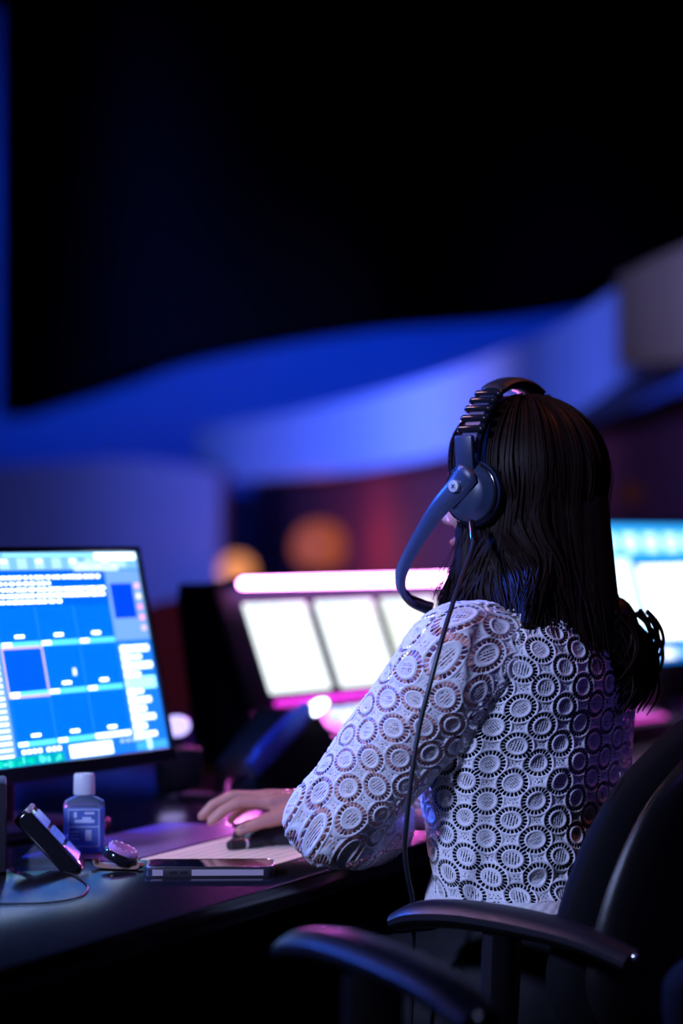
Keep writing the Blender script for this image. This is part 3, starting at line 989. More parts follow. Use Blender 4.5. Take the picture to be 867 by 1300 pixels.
# right hand, palm over the mouse, thumb on the near side (world points)
K = {'index': [(-0.098, 3.276, 0.799), (-0.138, 3.268, 0.800), (-0.162, 3.264, 0.788), (-0.176, 3.262, 0.774)],
     'middle': [(-0.104, 3.297, 0.803), (-0.148, 3.292, 0.806), (-0.175, 3.289, 0.794), (-0.190, 3.287, 0.779)],
     'ring': [(-0.101, 3.317, 0.800), (-0.143, 3.318, 0.799), (-0.166, 3.318, 0.786), (-0.180, 3.318, 0.772)],
     'pinky': [(-0.094, 3.335, 0.794), (-0.126, 3.341, 0.789), (-0.143, 3.343, 0.777), (-0.153, 3.344, 0.766)]}
RAD = {'index': (.0105, .0088, .0078, .0066), 'middle': (.0105, .0090, .0080, .0068), 'ring': (.0100, .0085, .0076, .0064), 'pinky': (.0095, .0076, .0066, .0056)}
for k, pts in K.items():
    chain([loc(p) for p in pts], RAD[k])
    b.capsule(wrR + (loc(pts[0]) - wrR) * 0.12, 0.016, loc(pts[0]), 0.0125)
chain([loc(p) for p in ((-0.036, 3.290, 0.790), (-0.072, 3.262, 0.784), (-0.108, 3.247, 0.776), (-0.136, 3.241, 0.765))], (.0160, .0135, .0100, .0078))
b.ell(loc((-0.066, 3.300, 0.789)), (0.034, 0.034, 0.014), 14, 10)
# left hand resting flat (behind the sleeve)
hl = (wrL - elL).normalized()
side = hl.cross(Vector((0, 0, 1))).normalized()
for i, (o_, ln) in enumerate(((-0.030, 0.052), (-0.011, 0.066), (0.010, 0.070), (0.030, 0.062))):
    k0 = wrL + hl * (0.082 - 0.005 * abs(i - 2)) + side * o_ + Vector((0, 0, -0.002))
    k1 = k0 + hl * ln * 0.55 + Vector((0, 0, 0.001))
    k2 = k1 + hl * ln * 0.32 + Vector((0, 0, -0.010))
    k3 = k2 + hl * ln * 0.24 + Vector((0, 0, -0.010))
    chain([k0, k1, k2, k3], (.0100, .0086, .0076, .0064))
    b.capsule(wrL + (k0 - wrL) * 0.12, 0.016, k0, 0.0125)
tb = wrL + hl * 0.02 + side * 0.02
chain([tb, tb + hl * 0.03 + side * 0.026, tb + hl * 0.058 + side * 0.040, tb + hl * 0.080 + side * 0.046], (.0150, .0130, .0100, .0078))
# legs
for s in (-1, 1):
    b.capsule((0.0, s * 0.085, 0.575), 0.085, (0.36, s * 0.10, 0.545), 0.058)
    b.capsule((0.36, s * 0.10, 0.545), 0.056, (0.36, s * 0.10, 0.32), 0.050)
    b.capsule((0.36, s * 0.10, 0.32), 0.050, (0.33, s * 0.10, 0.09), 0.035)
    b.capsule((0.32, s * 0.10, 0.045), 0.036, (0.46, s * 0.105, 0.030), 0.026)


def remeshed(mb, name, voxel, smooth_it, material):
    me = mb.mesh(name)
    o = bpy.data.objects.new(name, me)
    COL.objects.link(o)
    m1 = o.modifiers.new('r', 'REMESH')
    m1.mode = 'VOXEL'
    m1.voxel_size = voxel
    m2 = o.modifiers.new('s', 'SMOOTH')
    m2.factor = 0.5
    m2.iterations = smooth_it
    dg = bpy.context.evaluated_depsgraph_get()
    me2 = bpy.data.meshes.new_from_object(o.evaluated_get(dg))
    o.modifiers.clear()
    o.data = me2
    me2.name = name
    bpy.data.meshes.remove(me)
    me2.materials.clear()
    me2.materials.append(material)
    me2.shade_smooth()
    return o


person = remeshed(b, 'person', 0.0032, 5, M_skin)
person.location = PO
person.rotation_euler = (0, 0, PR)
tag(person, 'seated woman in a white lace blouse and headset, seen from behind at the desk', 'person')
# eyes, brows, nails
for s in (-1, 1):
    e = MB().ell((0.0685, s * 0.031, 1.2185), (0.0125, 0.0125, 0.0115), 14, 10).build('eye', mat('eye_white', (0.8, 0.8, 0.8), 0.2), person)
    MB().ell((0.0795, s * 0.031, 1.2185), (0.003, 0.0055, 0.0055), 12, 8).build('iris', mat('dark_iris', (0.03, 0.015, 0.01), 0.2), e)
    MB().tube(catmull([(0.087, s * 0.014, 1.247), (0.083, s * 0.032, 1.2515), (0.068, s * 0.050, 1.247)], 4), 0.0025, 6).build('eyebrow', M_hair, person)
MB().ell((0.0905, 0, 1.1515), (0.006, 0.018, 0.006), 14, 8).build('lips', mat('lips', (0.5, 0.17, 0.16), 0.4), person)
for k, pts in K.items():
    p = loc(pts[3]).lerp(loc(pts[2]), 0.15) + Vector((0, 0, RAD[k][3] * 0.75))
    dv = (loc(pts[3]) - loc(pts[2])).normalized()
    q = dv.to_track_quat('X', 'Z').to_matrix()
    MB().ell(p, (0.0055, 0.0042, 0.0018), 12, 8, rot=q).build('fingernail', M_nail, person)
dv = (loc((-0.136, 3.241, 0.765)) - loc((-0.108, 3.247, 0.776))).normalized()
MB().ell(loc((-0.135, 3.238, 0.7712)), (0.0065, 0.0052, 0.0018), 12, 8, rot=dv.to_track_quat('X', 'Z').to_matrix()).build('fingernail', M_nail, person)

# trousers and shoes
tr = MB()
tr.ell((-0.03, 0, 0.595), (0.125, 0.175, 0.115))
tr.ell((-0.028, 0, 0.67), (0.105, 0.150, 0.05))
for s in (-1, 1):
    tr.capsule((0.0, s * 0.085, 0.575), 0.095, (0.36, s * 0.10, 0.545), 0.068)
    tr.capsule((0.36, s * 0.10, 0.545), 0.066, (0.36, s * 0.10, 0.32), 0.062)
    tr.capsule((0.36, s * 0.10, 0.32), 0.062, (0.335, s * 0.10, 0.14), 0.052)
t_o = remeshed(tr, 'trousers', 0.008, 6, M_trousers)
t_o.parent = person
for s in (-1, 1):
    MB().capsule((0.315, s * 0.10, 0.046), 0.043, (0.47, s * 0.107, 0.034), 0.032).build('shoe', M_blackgloss, person)

# ---------------------------------------------------------------- lace blouse
PX, PY = 0.0610, 0.0465       # repeat of the lace: two columns across, one medallion down


def lace(u, v, seed=0):
    """returns height (m) and hole field (>0 is open) for fabric coordinates in metres"""
    best = np.full(u.shape, 9.0)
    rho = np.zeros_like(u)
    phi = np.zeros_like(u)
    ck = np.zeros_like(u)
    for off in (0, 1):
        cu = np.round((u / (PX) - 0.5 * off))
        for dv_ in (0,):
            cv = np.round(v / PY - 0.5 * off)
            h1 = np.sin(cu * 12.9 + cv * 78.2 + off * 37.7 + seed) * 43758.5
            h1 = h1 - np.floor(h1)
            h2 = np.sin(cu * 39.3 + cv * 11.1 + off * 17.7 + seed) * 24634.6
            h2 = h2 - np.floor(h2)
            du = u - (cu + 0.5 * off) * PX + (h1 - 0.5) * 0.002
            dv2 = v - (cv + 0.5 * off) * PY + (h2 - 0.5) * 0.002
            ang = (h1 - 0.5) * 0.5
            x = du * np.cos(ang) + dv2 * np.sin(ang)
            y = -du * np.sin(ang) + dv2 * np.cos(ang)
            sx = 0.0214 + 0.0012 * (h2 - 0.5)
            sy = 0.0183 + 0.0012 * (h1 - 0.5)
            r = np.sqrt((x / sx) ** 2 + (y / sy) ** 2)
            t = r < best
            best = np.where(t, r, best)
            rho = np.where(t, r, rho)
            phi = np.where(t, np.arctan2(y / sy, x / sx), phi)
            ck = np.where(t, (h1 > 0.5) * 1.0, ck)
            if off == 0:
                xx, yy = x, y
            else:
                xx = np.where(t, x, xx)
                yy = np.where(t, y, yy)
    g = lambda c, w: np.exp(-((rho - c) / w) ** 2)
    hgt = 0.0024 * g(0.98, 0.07) + 0.0020 * g(0.56, 0.075)
    # spoke holes between the rings
    nsp = 22
    ca = np.cos(nsp * phi)
    band = 1 - np.abs((rho - 0.775) / 0.14) ** 2
    spoke = np.minimum(band, 0.55 * ca + 0.33)
    hgt = hgt + 0.0004 * np.clip(-ca, 0, 1) * (band > 0)
    # centre hatch: rows of slots
    k = 2 * math.pi / 0.0036
    k2 = 2 * math.pi / 0.0030
    s1 = np.where(ck > 0.5, xx + yy * 0.9, xx - yy * 0.15)
    s2 = np.where(ck > 0.5, xx * 0.4 - yy, yy + xx * 0.15)
    hat = np.minimum(1 - (rho / 0.43) ** 2, np.minimum(np.cos(s1 * k) - 0.02, 0.80 + np.cos(s2 * k2)))
    # ground between medallions: small mesh holes in the gaps
    gx = np.cos((xx + yy) * 2 * math.pi / 0.0052)
    gy = np.cos((xx - yy) * 2 * math.pi / 0.0052)
    gr = np.minimum((rho - 1.08) * 6, np.minimum(gx, gy) + 0.10)
    hole = np.maximum(np.maximum(spoke, hat), gr)
    hgt = hgt + 0.0003 * np.sin(u * 2100) * np.sin(v * 2300)
    hgt = hgt - 0.0005 * np.clip(hole * 3, 0, 1)
    return hgt, hole


M_lace = bpy.data.materials.new('white_lace')
M_lace.use_nodes = True
nt = M_lace.node_tree
pb = nt.nodes['Principled BSDF']
pb.inputs['Base Color'].default_value = (0.74, 0.72, 0.76, 1)
pb.inputs['Roughness'].default_value = 0.9
pb.inputs['Specular IOR Level'].default_value = 0.2
pb.inputs['Sheen Weight'].default_value = 0.2
at = nt.nodes.new('ShaderNodeAttribute')
at.attribute_name = 'hole'
mr = nt.nodes.new('ShaderNodeMapRange')
mr.inputs['From Min'].default_value = -0.06
mr.inputs['From Max'].default_value = 0.10
nt.links.new(at.outputs['Fac'], mr.inputs['Value'])
tp = nt.nodes.new('ShaderNodeBsdfTransparent')
mxs = nt.nodes.new('ShaderNodeMixShader')
nt.links.new(mr.outputs['Result'], mxs.inputs['Fac'])
nt.links.new(pb.outputs['BSDF'], mxs.inputs[1])
nt.links.new(tp.outputs['BSDF'], mxs.inputs[2])
nt.links.new(mxs.outputs['Shader'], nt.nodes['Material Output'].inputs['Surface'])
tcn = nt.nodes.new('ShaderNodeTexCoord')
nz = nt.nodes.new('ShaderNodeTexNoise')
nz.inputs['Scale'].default_value = 700
bpn = nt.nodes.new('ShaderNodeBump')
bpn.inputs['Strength'].default_value = 0.35
bpn.inputs['Distance'].default_value = 0.001
nt.links.new(tcn.outputs['Object'], nz.inputs['Vector'])
nt.links.new(nz.outputs['Fac'], bpn.inputs['Height'])
nt.links.new(bpn.outputs['Normal'], pb.inputs['Normal'])


def normals(P):
    du = np.roll(P, -1, 1) - np.roll(P, 1, 1)
    dv = np.gradient(P, axis=0)
    n = np.cross(du, dv)
    n /= np.linalg.norm(n, axis=-1, keepdims=True) + 1e-12
    return n


# torso sections: z, centre x, half depth front, half depth back, half width
TS = np.array([
    (0.698, -0.030, 0.118, 0.110, 0.164),
    (0.715, -0.028, 0.116, 0.108, 0.160),
    (0.745, -0.025, 0.112, 0.104, 0.154),
    (0.790, -0.020, 0.112, 0.104, 0.150),
    (0.850, -0.015, 0.122, 0.110, 0.158),
    (0.910, -0.012, 0.130, 0.116, 0.168),
    (0.960, -0.015, 0.126, 0.118, 0.174),
    (1.000, -0.020, 0.112, 0.112, 0.172),
    (1.030, -0.026, 0.095, 0.098, 0.158),
    (1.054, -0.030, 0.080, 0.083, 0.130),
    (1.072, -0.030, 0.070, 0.070, 0.100),
    (1.088, -0.028, 0.064, 0.062, 0.078),
    (1.100, -0.026, 0.060, 0.057, 0.068)])


def torso(shrink, nz_, nth, pattern):
    zz = np.linspace(0, 1, 400)
    zi = np.interp(zz, np.linspace(0, 1, len(TS)), TS[:, 0])
    # resample smoothly by catmull
    C = np.array(catmull(TS, 30))
    # even meridian spacing (measured on the back line)
    mer = np.stack([C[:, 1] - C[:, 3], C[:, 0]], 1)
    mer2 = np.stack([C[:, 4], C[:, 0]], 1)
    ds = 0.5 * (np.linalg.norm(np.diff(mer, axis=0), axis=1) + np.linalg.norm(np.diff(mer2, axis=0), axis=1))
    s = np.concatenate([[0], np.cumsum(ds)])
    sv = np.linspace(0, s[-1], nz_)
    T = np.stack([np.interp(sv, s, C[:, k]) for k in range(5)], 1)
    th = np.linspace(0, 2 * math.pi, nth, endpoint=False)     # 0 = front, pi = back
    ct, st_ = np.cos(th), np.sin(th)
    ex = 0.86
    cx = np.sign(ct) * np.abs(ct) ** ex
    sy = np.sign(st_) * np.abs(st_) ** ex
    dep = np.where(ct[None, :] > 0, T[:, 2:3], T[:, 3:4]) - shrink
    P = np.stack([T[:, 1:2] + dep * cx[None, :], (T[:, 4:5] - shrink) * sy[None, :], np.repeat(T[:, 0:1], nth, 1)], -1)
    # arclength from the spine
    seg = np.linalg.norm(np.roll(P, -1, 1) - P, axis=-1)
    cum = np.concatenate([np.zeros((nz_, 1)), np.cumsum(seg, 1)[:, :-1]], 1)
    mid = nth // 2
    U = cum - cum[:, mid:mid + 1]
    Vv = np.repeat(sv[:, None], nth, 1)
    return P, U, Vv


def folds(P, U, V):
    d = np.zeros_like(U)
    # soft drape
    d += 0.0030 * np.sin(U * 31 + 5 * np.sin(V * 13)) * np.clip(1 - V / 0.30, 0, 1)
    d += 0.0022 * np.sin(V * 62 + 2.5 * np.sin(U * 17) + U * 20) * np.clip(1 - V / 0.18, 0, 1)
    # creases at the waist running up from the left hip

    def crease(u0, v0, u1, v1, w, a):
        L = math.hypot(u1 - u0, v1 - v0)
        tx, ty = (u1 - u0) / L, (v1 - v0) / L
        al = (U - u0) * tx + (V - v0) * ty
        pe = -(U - u0) * ty + (V - v0) * tx
        env = np.clip(1 - np.abs(al - L / 2) / (L * 0.65), 0, 1)
        return a * env * (np.exp(-(pe / w) ** 2) - 0.6 * np.exp(-((pe - 2 * w) / (1.3 * w)) ** 2))
    for c in ((-0.24, 0.02, -0.05, 0.055, 0.008, -0.0055), (-0.20, 0.075, -0.10, 0.035, 0.007, -0.0055), (-0.13, 0.03, 0.10, 0.022, 0.008, -0.005),
              (-0.19, 0.22, -0.11, 0.15, 0.008, -0.005), (-0.16, 0.13, -0.06, 0.20, 0.010, 0.004)):
        d += crease(*c)
    return d


P, U, V = torso(0.0, 350, 720, True)
N = normals(P)
sgn = np.sign(np.mean(N[:, :, 0] * np.cos(np.linspace(0, 2 * math.pi, 720, endpoint=False))[None, :]))
N *= sgn
P = P + N * folds(P, U, V)[..., None]
hgt, hole = lace(U, V)
hem = V < 0.016
hole = np.where(hem, -1.0, hole)
hgt = np.where(hem, 0.0006 * np.sin(U * 400) * np.sin(V * 500) + 0.001, hgt)
edge = V > V.max() - 0.006
hole = np.where(edge, -1, hole)
P = P + normals(P) * sgn * hgt[..., None]
me = grid_mesh('blouse_body', P.reshape(-1, 3), 720, 350, True, {'hole': hole}, M_lace, person)
blouse = bpy.data.objects.new('blouse', me)
COL.objects.link(blouse)
blouse.parent = person

Pc, _, _ = torso(0.014, 60, 96, False)
me = grid_mesh('camisole', Pc[:46].reshape(-1, 3), 96, 46, True, {}, M_camisole, person)
cam_o = bpy.data.objects.new('camisole', me)
COL.objects.link(cam_o)
cam_o.parent = person


def sleeve(path, radii, nu, nv, seed, name, dense=True, squash=None):
    C = np.array(catmull(np.hstack([np.array(path), np.array(radii)[:, None]]), 24))
    s = np.concatenate([[0], np.cumsum(np.linalg.norm(np.diff(C[:, :3], axis=0), axis=1))])
    sv = np.linspace(0, s[-1], nv)
    Q = np.stack([np.interp(sv, s, C[:, k]) for k in range(4)], 1)
    # smooth path
    T = np.gradient(Q[:, :3], axis=0)
    T /= np.linalg.norm(T, axis=1, keepdims=True)
    u = np.array([0, 0, 1.0]) if abs(T[0][2]) < 0.9 else np.array([1.0, 0, 0])
    Us = []
    for t in T:
        u = u - t * (u @ t)
        u /= np.linalg.norm(u)
        Us.append(u)
    Us = np.array(Us)
    Ws = np.cross(T, Us)
    th = np.linspace(0, 2 * math.pi, nu, endpoint=False)
    P = Q[:, None, :3] + Q[:, 3][:, None, None] * (np.cos(th)[None, :, None] * Us[:, None] + np.sin(th)[None, :, None] * Ws[:, None])
    Uc = np.repeat((th * (round(2 * math.pi * 0.066 / PX) * PX) / (2 * math.pi))[None, :], nv, 0)
    Vc = np.repeat(sv[:, None], nu, 1)
    N = normals(P)
    cen = P - Q[:, None, :3]
    sg = np.sign(np.mean(np.sum(N * cen, -1)))
    fo = 0.0028 * np.sin(Vc * 55 + 2.2 * np.sin(th * 2 + 1)[None, :]) * np.exp(-((Vc - 0.36) / 0.09) ** 2)
    fo += 0.0020 * np.sin(3 * th[None, :] + Vc * 24) + 0.0014 * np.sin(5 * th[None, :] - Vc * 37 + 1)
    fo += 0.0025 * np.sin(Vc * 70 + 3 * np.cos(th)[None, :]) * np.exp(-((Vc - 0.07) / 0.04) ** 2)
    P = P + sg * N * fo[..., None]
    hgt, hole = lace(Uc, Vc, seed)
    last = Vc > s[-1] - 0.006
    hole = np.where(last, -1, hole)
    P = P + sg * normals(P) * hgt[..., None]
    me = grid_mesh(name, P.reshape(-1, 3), nu, nv, True, {'hole': hole}, M_lace, person)
    o = bpy.data.objects.new(name, me)
    COL.objects.link(o)
    o.parent = blouse
    return o


fL = (wrL - elL).normalized()
uL = (elL - shL)
sleeve([(-0.030, 0.085, 1.020), (-0.024, 0.125, 1.016), tuple(shL + uL * 0.06), tuple(shL + uL * 0.30), tuple(shL + uL * 0.62), tuple(elL - uL * 0.06 + Vector((0.004, 0.0, 0.0))),
        tuple(elL + fL * 0.045 + Vector((0, 0, 0.004))), tuple(elL + fL * 0.11), tuple(elL + fL * 0.16)],
       [0.050, 0.062, 0.069, 0.067, 0.061, 0.057, 0.054, 0.051, 0.050], 290, 380, 3.0, 'left_sleeve')
fR = (wrR - elR).normalized()
uR = (elR - shR)
sleeve([(-0.030, -0.085, 1.020), (-0.024, -0.125, 1.016), tuple(shR + uR * 0.06), tuple(shR + uR * 0.30), tuple(shR + uR * 0.62), tuple(elR - uR * 0.06),
        tuple(elR + fR * 0.045), tuple(elR + fR * 0.11), tuple(elR + fR * 0.14)],
       [0.050, 0.062, 0.069, 0.066, 0.060, 0.056, 0.052, 0.049, 0.048], 240, 300, 5.0, 'right_sleeve')


# ---------------------------------------------------------------- hair
def smooth01(t):
    t = min(1, max(0, t))
    return t * t * (3 - 2 * t)


def hair_path(phi0, t, off, endz=None):
    """phi0 azimuth from the forehead towards her left; t 0 crown .. 1 tip"""
    front = max(0.0, 1 - min(abs(phi0), abs(2 * math.pi - phi0)) / R(75))
    sgn_ = 1 if phi0 < math.pi else -1
    th = min(t / 0.46, 1.0)
    phi = phi0 + sgn_ * front * R(52) * smooth01((th - 0.30) / 0.70)
    el = R(86) * (1 - th) + R(-16) * th
    rx, ry, rz = 0.106 + off, 0.088 + off, 0.096 + off
    p = Vector((HC.x + rx * math.cos(el) * math.cos(phi), ry * math.cos(el) * math.sin(phi), HC.z + rz * math.sin(el)))
    if t <= 0.46:
        return p
    q = (t - 0.46) / 0.54
    L0 = math.sin(phi)
    F0 = math.cos(phi)
    ezf = 1.045 if sgn_ > 0 else 1.00       # bunches that fall before the shoulders
    tf = Vector((0.040 + 0.03 * max(F0, 0) + off, sgn_ * (0.082 + off), ezf))
    tl_ = 0.105 * L0                         # the mass falling down the back
    ez = 0.962 + 0.095 * smooth01((tl_ - 0.068) / 0.04)
    if tl_ < -0.05:
        ez += 0.010
    tb_ = Vector((-0.128 - off * 1.2 + 0.03 * abs(L0) ** 2 + 0.028 * smooth01((ez - 0.97) / 0.1), tl_ * 1.12 - 0.004, ez))
    tgt = tb_.lerp(tf, smooth01((F0 + 0.32) / 0.5))
    if endz is not None:
        tgt.z += endz
    e = smooth01(q)
    pin = -0.010 * math.sin(math.pi * q)
    x = p.x + (tgt.x - p.x) * e - pin * 0 
    y = p.y + (tgt.y - p.y) * e
    z = p.z + (tgt.z - p.z) * q
    return Vector((x + (pin if F0 > 0 else -pin * 0.6), y * (1 - 0.08 * math.sin(math.pi * q)), z))


hair_mb = MB()
# base volume: sheet over crown and falling back, from temple to temple
nphi, nt_ = 90, 40
hv = []
for lay in (0.0, -0.022):
    for i in range(nphi):
        phi0 = R(20) + (R(340) - R(20)) * i / (nphi - 1)
        fr_ = max(0.0, 1 - min(phi0, 2 * math.pi - phi0) / R(75))
        for j in range(nt_):
            t = j / (nt_ - 1)
            tt = t * (1.0)
            hv.append(hair_path(phi0, tt, lay if t > 0.1 else lay * t * 10))
hf = []
for lay in (0, 1):
    o_ = lay * nphi * nt_
    for i in range(nphi - 1):
        for j in range(nt_ - 1):
            f = [o_ + i * nt_ + j, o_ + (i + 1) * nt_ + j, o_ + (i + 1) * nt_ + j + 1, o_ + i * nt_ + j + 1]
            hf.append(f if lay == 0 else f[::-1])
o_ = nphi * nt_
for i in range(nphi - 1):
    hf.append([i * nt_ + nt_ - 1, (i + 1) * nt_ + nt_ - 1, o_ + (i + 1) * nt_ + nt_ - 1, o_ + i * nt_ + nt_ - 1])
for j in range(nt_ - 1):
    hf.append([j, j + 1, o_ + j + 1, o_ + j])
    k = (nphi - 1) * nt_
    hf.append([k + j + 1, k + j, o_ + k + j, o_ + k + j + 1])
hair_mb.add(hv, hf)
# crown fill and under-mass at the back
hair_mb.ell((HC.x, 0, HC.z + 0.004), (0.103, 0.085, 0.093), 28, 18)
hair_mb.capsule((0.0, 0.040, 1.17), 0.036, (-0.005, 0.048, 1.085), 0.032)
hair_mb.capsule((-0.035, 0.030, 1.17), 0.045, (-0.045, 0.040, 1.085), 0.036)
hair_mb.capsule((-0.062, -0.002, 1.19), 0.062, (-0.080, -0.012, 1.06), 0.055)
hair_mb.capsule((-0.105, -0.055, 1.05), 0.034, (-0.122, -0.075, 0.995), 0.028)
hair_mb.capsule((-0.070, 0.036, 1.10), 0.034, (-0.096, 0.034, 1.02), 0.020)
hair_mb.capsule((0.030, 0.066, 1.165), 0.020, (0.028, 0.074, 1.085), 0.021)  # front fill mass, added to block blue light from the hair behind
hair_mb.capsule((-0.016, 0.052, 1.15), 0.030, (-0.018, 0.058, 1.088), 0.029)
hair_mb.capsule((-0.085, -0.015, 1.07), 0.045, (-0.105, -0.025, 1.00), 0.036)
# locks, clustered so that neighbours share a wave
clusters = []
for k in range(64):
    clusters.append((R(14 + 332 * (k + random.uniform(0, 1)) / 64), random.uniform(0.004, 0.0095), random.uniform(1.3, 2.1), random.uniform(0, 6.28),
                     random.uniform(-0.012, 0.030), random.uniform(-0.002, 0.006)))
for k in range(1250):
    cp, wave, fq, ph_, endz, coff = random.choice(clusters)
    phi0 = min(R(347), max(R(13), cp + random.gauss(0, R(2.6))))
    off = coff + random.uniform(-0.003, 0.003)
    wave *= random.uniform(0.85, 1.15)
    ph_ += random.gauss(0, 0.22)
    endz += random.uniform(-0.008, 0.014)
    t0 = random.uniform(0.0, 0.10)
    n_ = 28
    pts = []
    for i in range(n_):
        t = t0 + (1 - t0) * i / (n_ - 1)
        p = hair_path(phi0, t, off, endz)
        q = max(0.0, (t - 0.30) / 0.70)
        c_ = Vector((HC.x - 0.02, 0, p.z))
        rad = (p - c_)
        rad = rad.normalized() if rad.length > 1e-4 else Vector((1, 0, 0))
        tan = Vector((-rad.y, rad.x, 0))
        a = ph_ + fq * 2 * math.pi * q
        amp = wave * min(1, q * 1.5)
        p = p + rad * amp * math.cos(a) * 0.8 + tan * amp * math.sin(a) * 1.4
        pts.append(p)
    r0 = random.uniform(0.0011, 0.0024)
    rad_l = [r0 * (0.6 + 0.4 * math.sin(math.pi * min(1, 0.15 + i / (n_ - 1) * 0.75))) * (1 if i < n_ - 6 else (n_ - 1 - i) / 6 + 0.06) for i in range(n_)]
    hair_mb.tube(pts, rad_l, 4)
# extra fall from behind the left ear down to the collar
for k in range(260):
    phi0 = R(random.uniform(84, 132))
    endz = random.uniform(-0.022, 0.035)
    off = random.uniform(-0.002, 0.006)
    ts = random.uniform(0.20, 0.42)
    ph_ = phi0 * 9 + random.gauss(0, 0.3)
    n_ = 20
    pts = []
    for i in range(n_):
        t = ts + (1 - ts) * i / (n_ - 1)
        p = hair_path(phi0, t, -0.008 + (off + 0.008) * smooth01((t - ts) * 5), endz)
        if p.z < 1.13:
            p = p + Vector((0, 0.012 * smooth01((1.13 - p.z) / 0.05), 0)) * max(0.0, math.sin(phi0))
        a = ph_ + 12.0 * (t - 0.36)
        am = 0.010 * min(1, max(0, t - 0.36) * 2.6)
        pts.append(p + Vector((am * math.sin(a), am * 0.7 * math.cos(a), 0)))
    r0 = random.uniform(0.0013, 0.0026)
    hair_mb.tube(pts, [r0 * (1 if i < n_ - 5 else (n_ - 1 - i) / 5 + 0.08) for i in range(n_)], 4)
# curled ends to the right of the back, and small curls
for k in range(120):
    base = Vector((-0.122 + random.uniform(-0.02, 0.02), random.uniform(-0.095, -0.01), random.uniform(1.01, 1.065)))
    R0 = random.uniform(0.012, 0.026)
    n_ = 22
    a0 = random.uniform(-0.5, 0.5)
    pts = []
    for i in range(n_):
        t = i / (n_ - 1)
        a = a0 + t * random.choice((1,)) * 4.4
        pts.append(base + Vector((-0.012 * math.sin(a * 0.7), -R0 * math.sin(a) * (1 - 0.25 * t) - 0.012 * t, -0.075 * t - R0 * (1 - math.cos(a)) * 0.25)))
    hair_mb.tube(pts, [0.0034 * (1 - 0.75 * i / (n_ - 1)) for i in range(n_)], 5)
# loose strands
for k in range(150):
    phi0 = R(random.uniform(30, 330))
    off = random.uniform(0.002, 0.014)
    ph_ = random.uniform(0, 6.28)
    fq = random.uniform(0.8, 2.6)
    t0 = random.uniform(0.05, 0.6)
    endz = random.uniform(-0.02, 0.05)
    pts = []
    for i in range(18):
        t = t0 + (1 - t0) * i / 17
        p = hair_path(phi0, t, off * min(1, (t - t0) * 4), endz)
        a = ph_ + fq * 6.28 * t
        am = 0.009 * max(0, t - 0.35)
        pts.append(p + Vector((am * math.cos(a), am * math.sin(a), 0)))
    hair_mb.tube(pts, 0.00045, 4)
hair = hair_mb.build('hair', M_hair, person, smooth=80)

# ------------------------------------------------------------------ headset
hz = 1.20
HM = Matrix.Translation((0, 0, -hz))
hs = empty('headset', (PO.x, PO.y, hz), PR, 'dark intercom headset with a boom microphone on the woman\'s head', 'headset')
band = []
for k in range(41):
    a = R(-8) + (R(196) * k / 40) - R(0)
    band.append(Vector((0.004, 0.112 * math.cos(a), 1.238 + 0.116 * math.sin(a))))
MB().tube(band, 0.0045, 12, M=HM, flat=(3.4, (0, 0.0001, 1))).build('headband', M_headset, hs) if False else None
mb_ = MB()
for (w, x0, dr) in ((0.013, 0.004, 0.0),):
    ring_o = [(Vector((0.006, (0.1125) * math.cos(a), 1.240 + 0.1135 * math.sin(a)))) for a in np.linspace(R(12), R(168), 45)]
    vs = []
    for p in ring_o:
        c_ = Vector((0.006, 0, 1.240))
        d = (p - c_).normalized()
        for sx_, rr2 in ((-w, -0.003), (-w * 0.8, 0.0035), (w * 0.8, 0.0035), (w, -0.003), (w * 0.7, -0.006), (-w * 0.7, -0.006)):
            vs.append(HM @ (p + d * rr2 + Vector((sx_, 0, 0))))
    fs = []
    for i in range(len(ring_o) - 1):
        for j in range(6):
            q = (j + 1) % 6
            fs.append([i * 6 + j, i * 6 + q, i * 6 + 6 + q, i * 6 + 6 + j])
    fs += [[5, 4, 3, 2, 1, 0], [len(vs) - 6 + j for j in range(6)]]
    mb_.add(vs, fs)
mb_.build('headband', M_headset, hs)
# padded ribs of the band
pad = [HM @ Vector((0.006, 0.1165 * math.cos(a), 1.240 + 0.1175 * math.sin(a))) for a in np.linspace(R(62), R(118), 25)]
MB().tube(pad, [0.0042] + [0.0062] * 23 + [0.0042], 12, flat=(3.0, (0, 0, 1))).build('band_pad', M_cushion, hs)
for k in range(10):
    a = R(27) + R(31) * (k % 5) / 4 if k < 5 else R(153) - R(31) * (k % 5) / 4
    p = Vector((0.006, 0.1155 * math.cos(a), 1.240 + 0.1165 * math.sin(a)))
    MB().capsule(p + Vector((-0.0155, 0, 0)), 0.0052, p + Vector((0.0155, 0, 0)), 0.0052, 10, 4, M=HM).build('band_rib', M_blackgloss, hs)
for s in (1, -1):
    # slider block
    sm = HM @ Matrix.Translation((0.007, s * 0.1155, 1.262)) @ Matrix.Rotation(s * R(-6), 4, 'X')
    MB().box((0, 0, 0), (0.026, 0.010, 0.046), 0.003, 2, M=sm).build('slider', M_headset, hs)
    # ear cup
    cup_c = Vector((0.004, s * 0.098, 1.213))
    ax = Vector((0.05, s * 1.0, 0.02))
    MB().lathe([(0.030, -0.018), (0.040, -0.015), (0.042, -0.008), (0.040, 0.0), (0.030, 0.003)], c=HM @ cup_c, axis=ax, n=30).build('ear_cushion', M_cushion, hs)
    cup = MB().lathe([(0.040, 0.000), (0.041, 0.004), (0.038, 0.010), (0.033, 0.014), (0.029, 0.020), (0.026, 0.023), (0.010, 0.0245)], c=HM @ cup_c, axis=ax, n=36).build('ear_cup', M_headset, hs)
    MB().lathe([(0.0385, 0.0085), (0.0395, 0.0095), (0.0388, 0.011), (0.0375, 0.0115)], c=HM @ cup_c, axis=ax, n=36).build('cup_rim', M_blackgloss, cup)
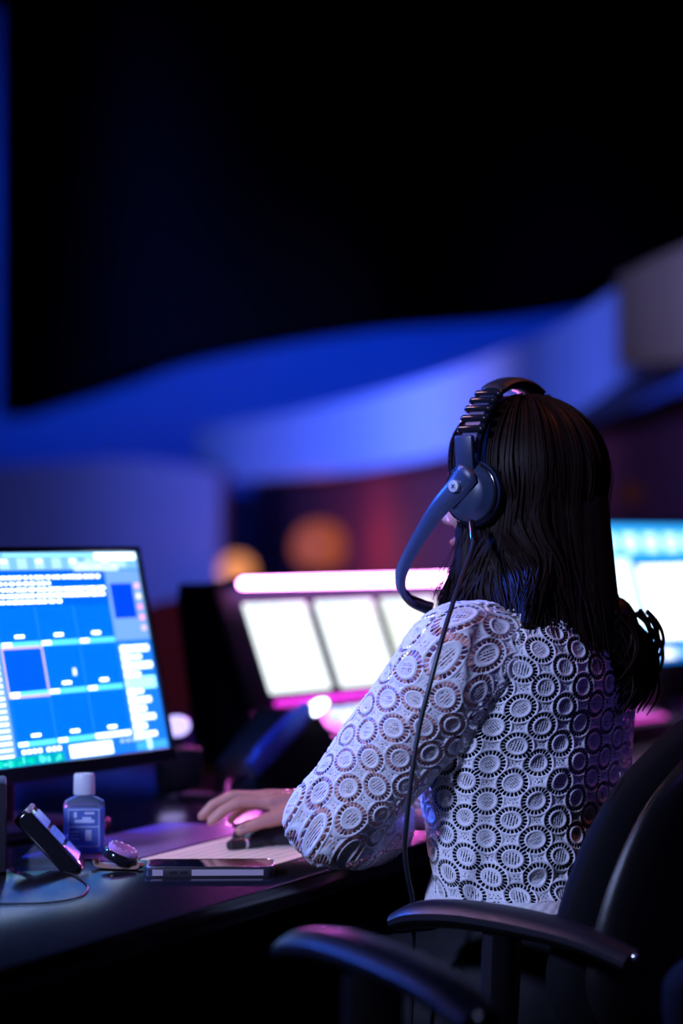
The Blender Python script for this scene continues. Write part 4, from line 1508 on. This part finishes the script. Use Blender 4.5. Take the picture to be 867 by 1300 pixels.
pv = Vector((0.004, 0.098, 1.213)) + Vector((0.008, 0.026, 0.008))
# boom arm: flat tapering arm from the pivot to the mouth
boom = catmull([pv + Vector((-0.018, 0.002, 0.020)), pv, pv + Vector((0.030, 0.000, -0.028)), Vector((0.075, 0.116, 1.158)), Vector((0.108, 0.104, 1.118)), Vector((0.122, 0.088, 1.096)), Vector((0.126, 0.072, 1.082))], 6)
nb = len(boom)
rb = [0.0172 - 0.0072 * smooth01(i / (nb - 1) * 1.6) + 0.0018 * smooth01((i / (nb - 1) - 0.6) * 3) for i in range(nb)]
rb[0] *= 0.6
MB().tube([HM @ Vector(p) for p in boom], rb, 12, flat=(0.40, (0.65, 0, 0.76))).build('boom_arm', M_headset, hs)
MB().lathe([(0.0075, -0.002), (0.0080, 0.004), (0.0072, 0.0056), (0.002, 0.006)], c=HM @ (pv + Vector((0, 0.006, 0))), axis=(0.05, 1, 0.02), n=24).build('pivot_badge', M_silver, hs)
MB().box((0, 0, 0), (0.0012, 0.0008, 0.006), M=HM @ Matrix.Translation(pv + Vector((0, 0.0125, 0))) @ Matrix.Rotation(R(40), 4, 'Y')).build('badge_mark', M_headset, hs)
MB().box((0, 0, 0), (0.0012, 0.0008, 0.006), M=HM @ Matrix.Translation(pv + Vector((0, 0.0125, 0))) @ Matrix.Rotation(R(-40), 4, 'Y')).build('badge_mark', M_headset, hs)
tip = catmull([Vector((0.124, 0.080, 1.089)), Vector((0.122, 0.066, 1.077)), Vector((0.112, 0.050, 1.069)), Vector((0.104, 0.042, 1.065))], 4)
MB().tube([HM @ Vector(p) for p in tip], [0.0098, 0.0100, 0.0102] + [0.0102] * 9 + [0.0098], 12, flat=(0.6, (0.65, 0, 0.76))).build('microphone', M_blackgloss, hs)
# cable down over the shoulder
cw = [px(598, 664, 2.985), px(601, 690, 2.962), px(589, 725, 2.925), px(576, 762, 2.885), px(560, 815, 2.855), px(546, 868, 2.845), px(533, 920, 2.845), px(524, 975, 2.845),
      px(517, 1035, 2.85), px(514, 1080, 2.86), px(518, 1115, 2.87), px(524, 1150, 2.89), px(524, 1230, 2.92), px(520, 1320, 2.94)]
hsI = (Matrix.Translation(hs.location) @ Matrix.Rotation(PR, 4, 'Z')).inverted()
cl = [hsI @ Vector(p) for p in cw]
MB().tube(catmull(cl, 6), 0.0030, 8).build('cable', M_cable, hs)
MB().capsule(cl[0], 0.0048, cl[0].lerp(cl[1], 0.8), 0.0038).build('cable_relief', M_blackgloss, hs)
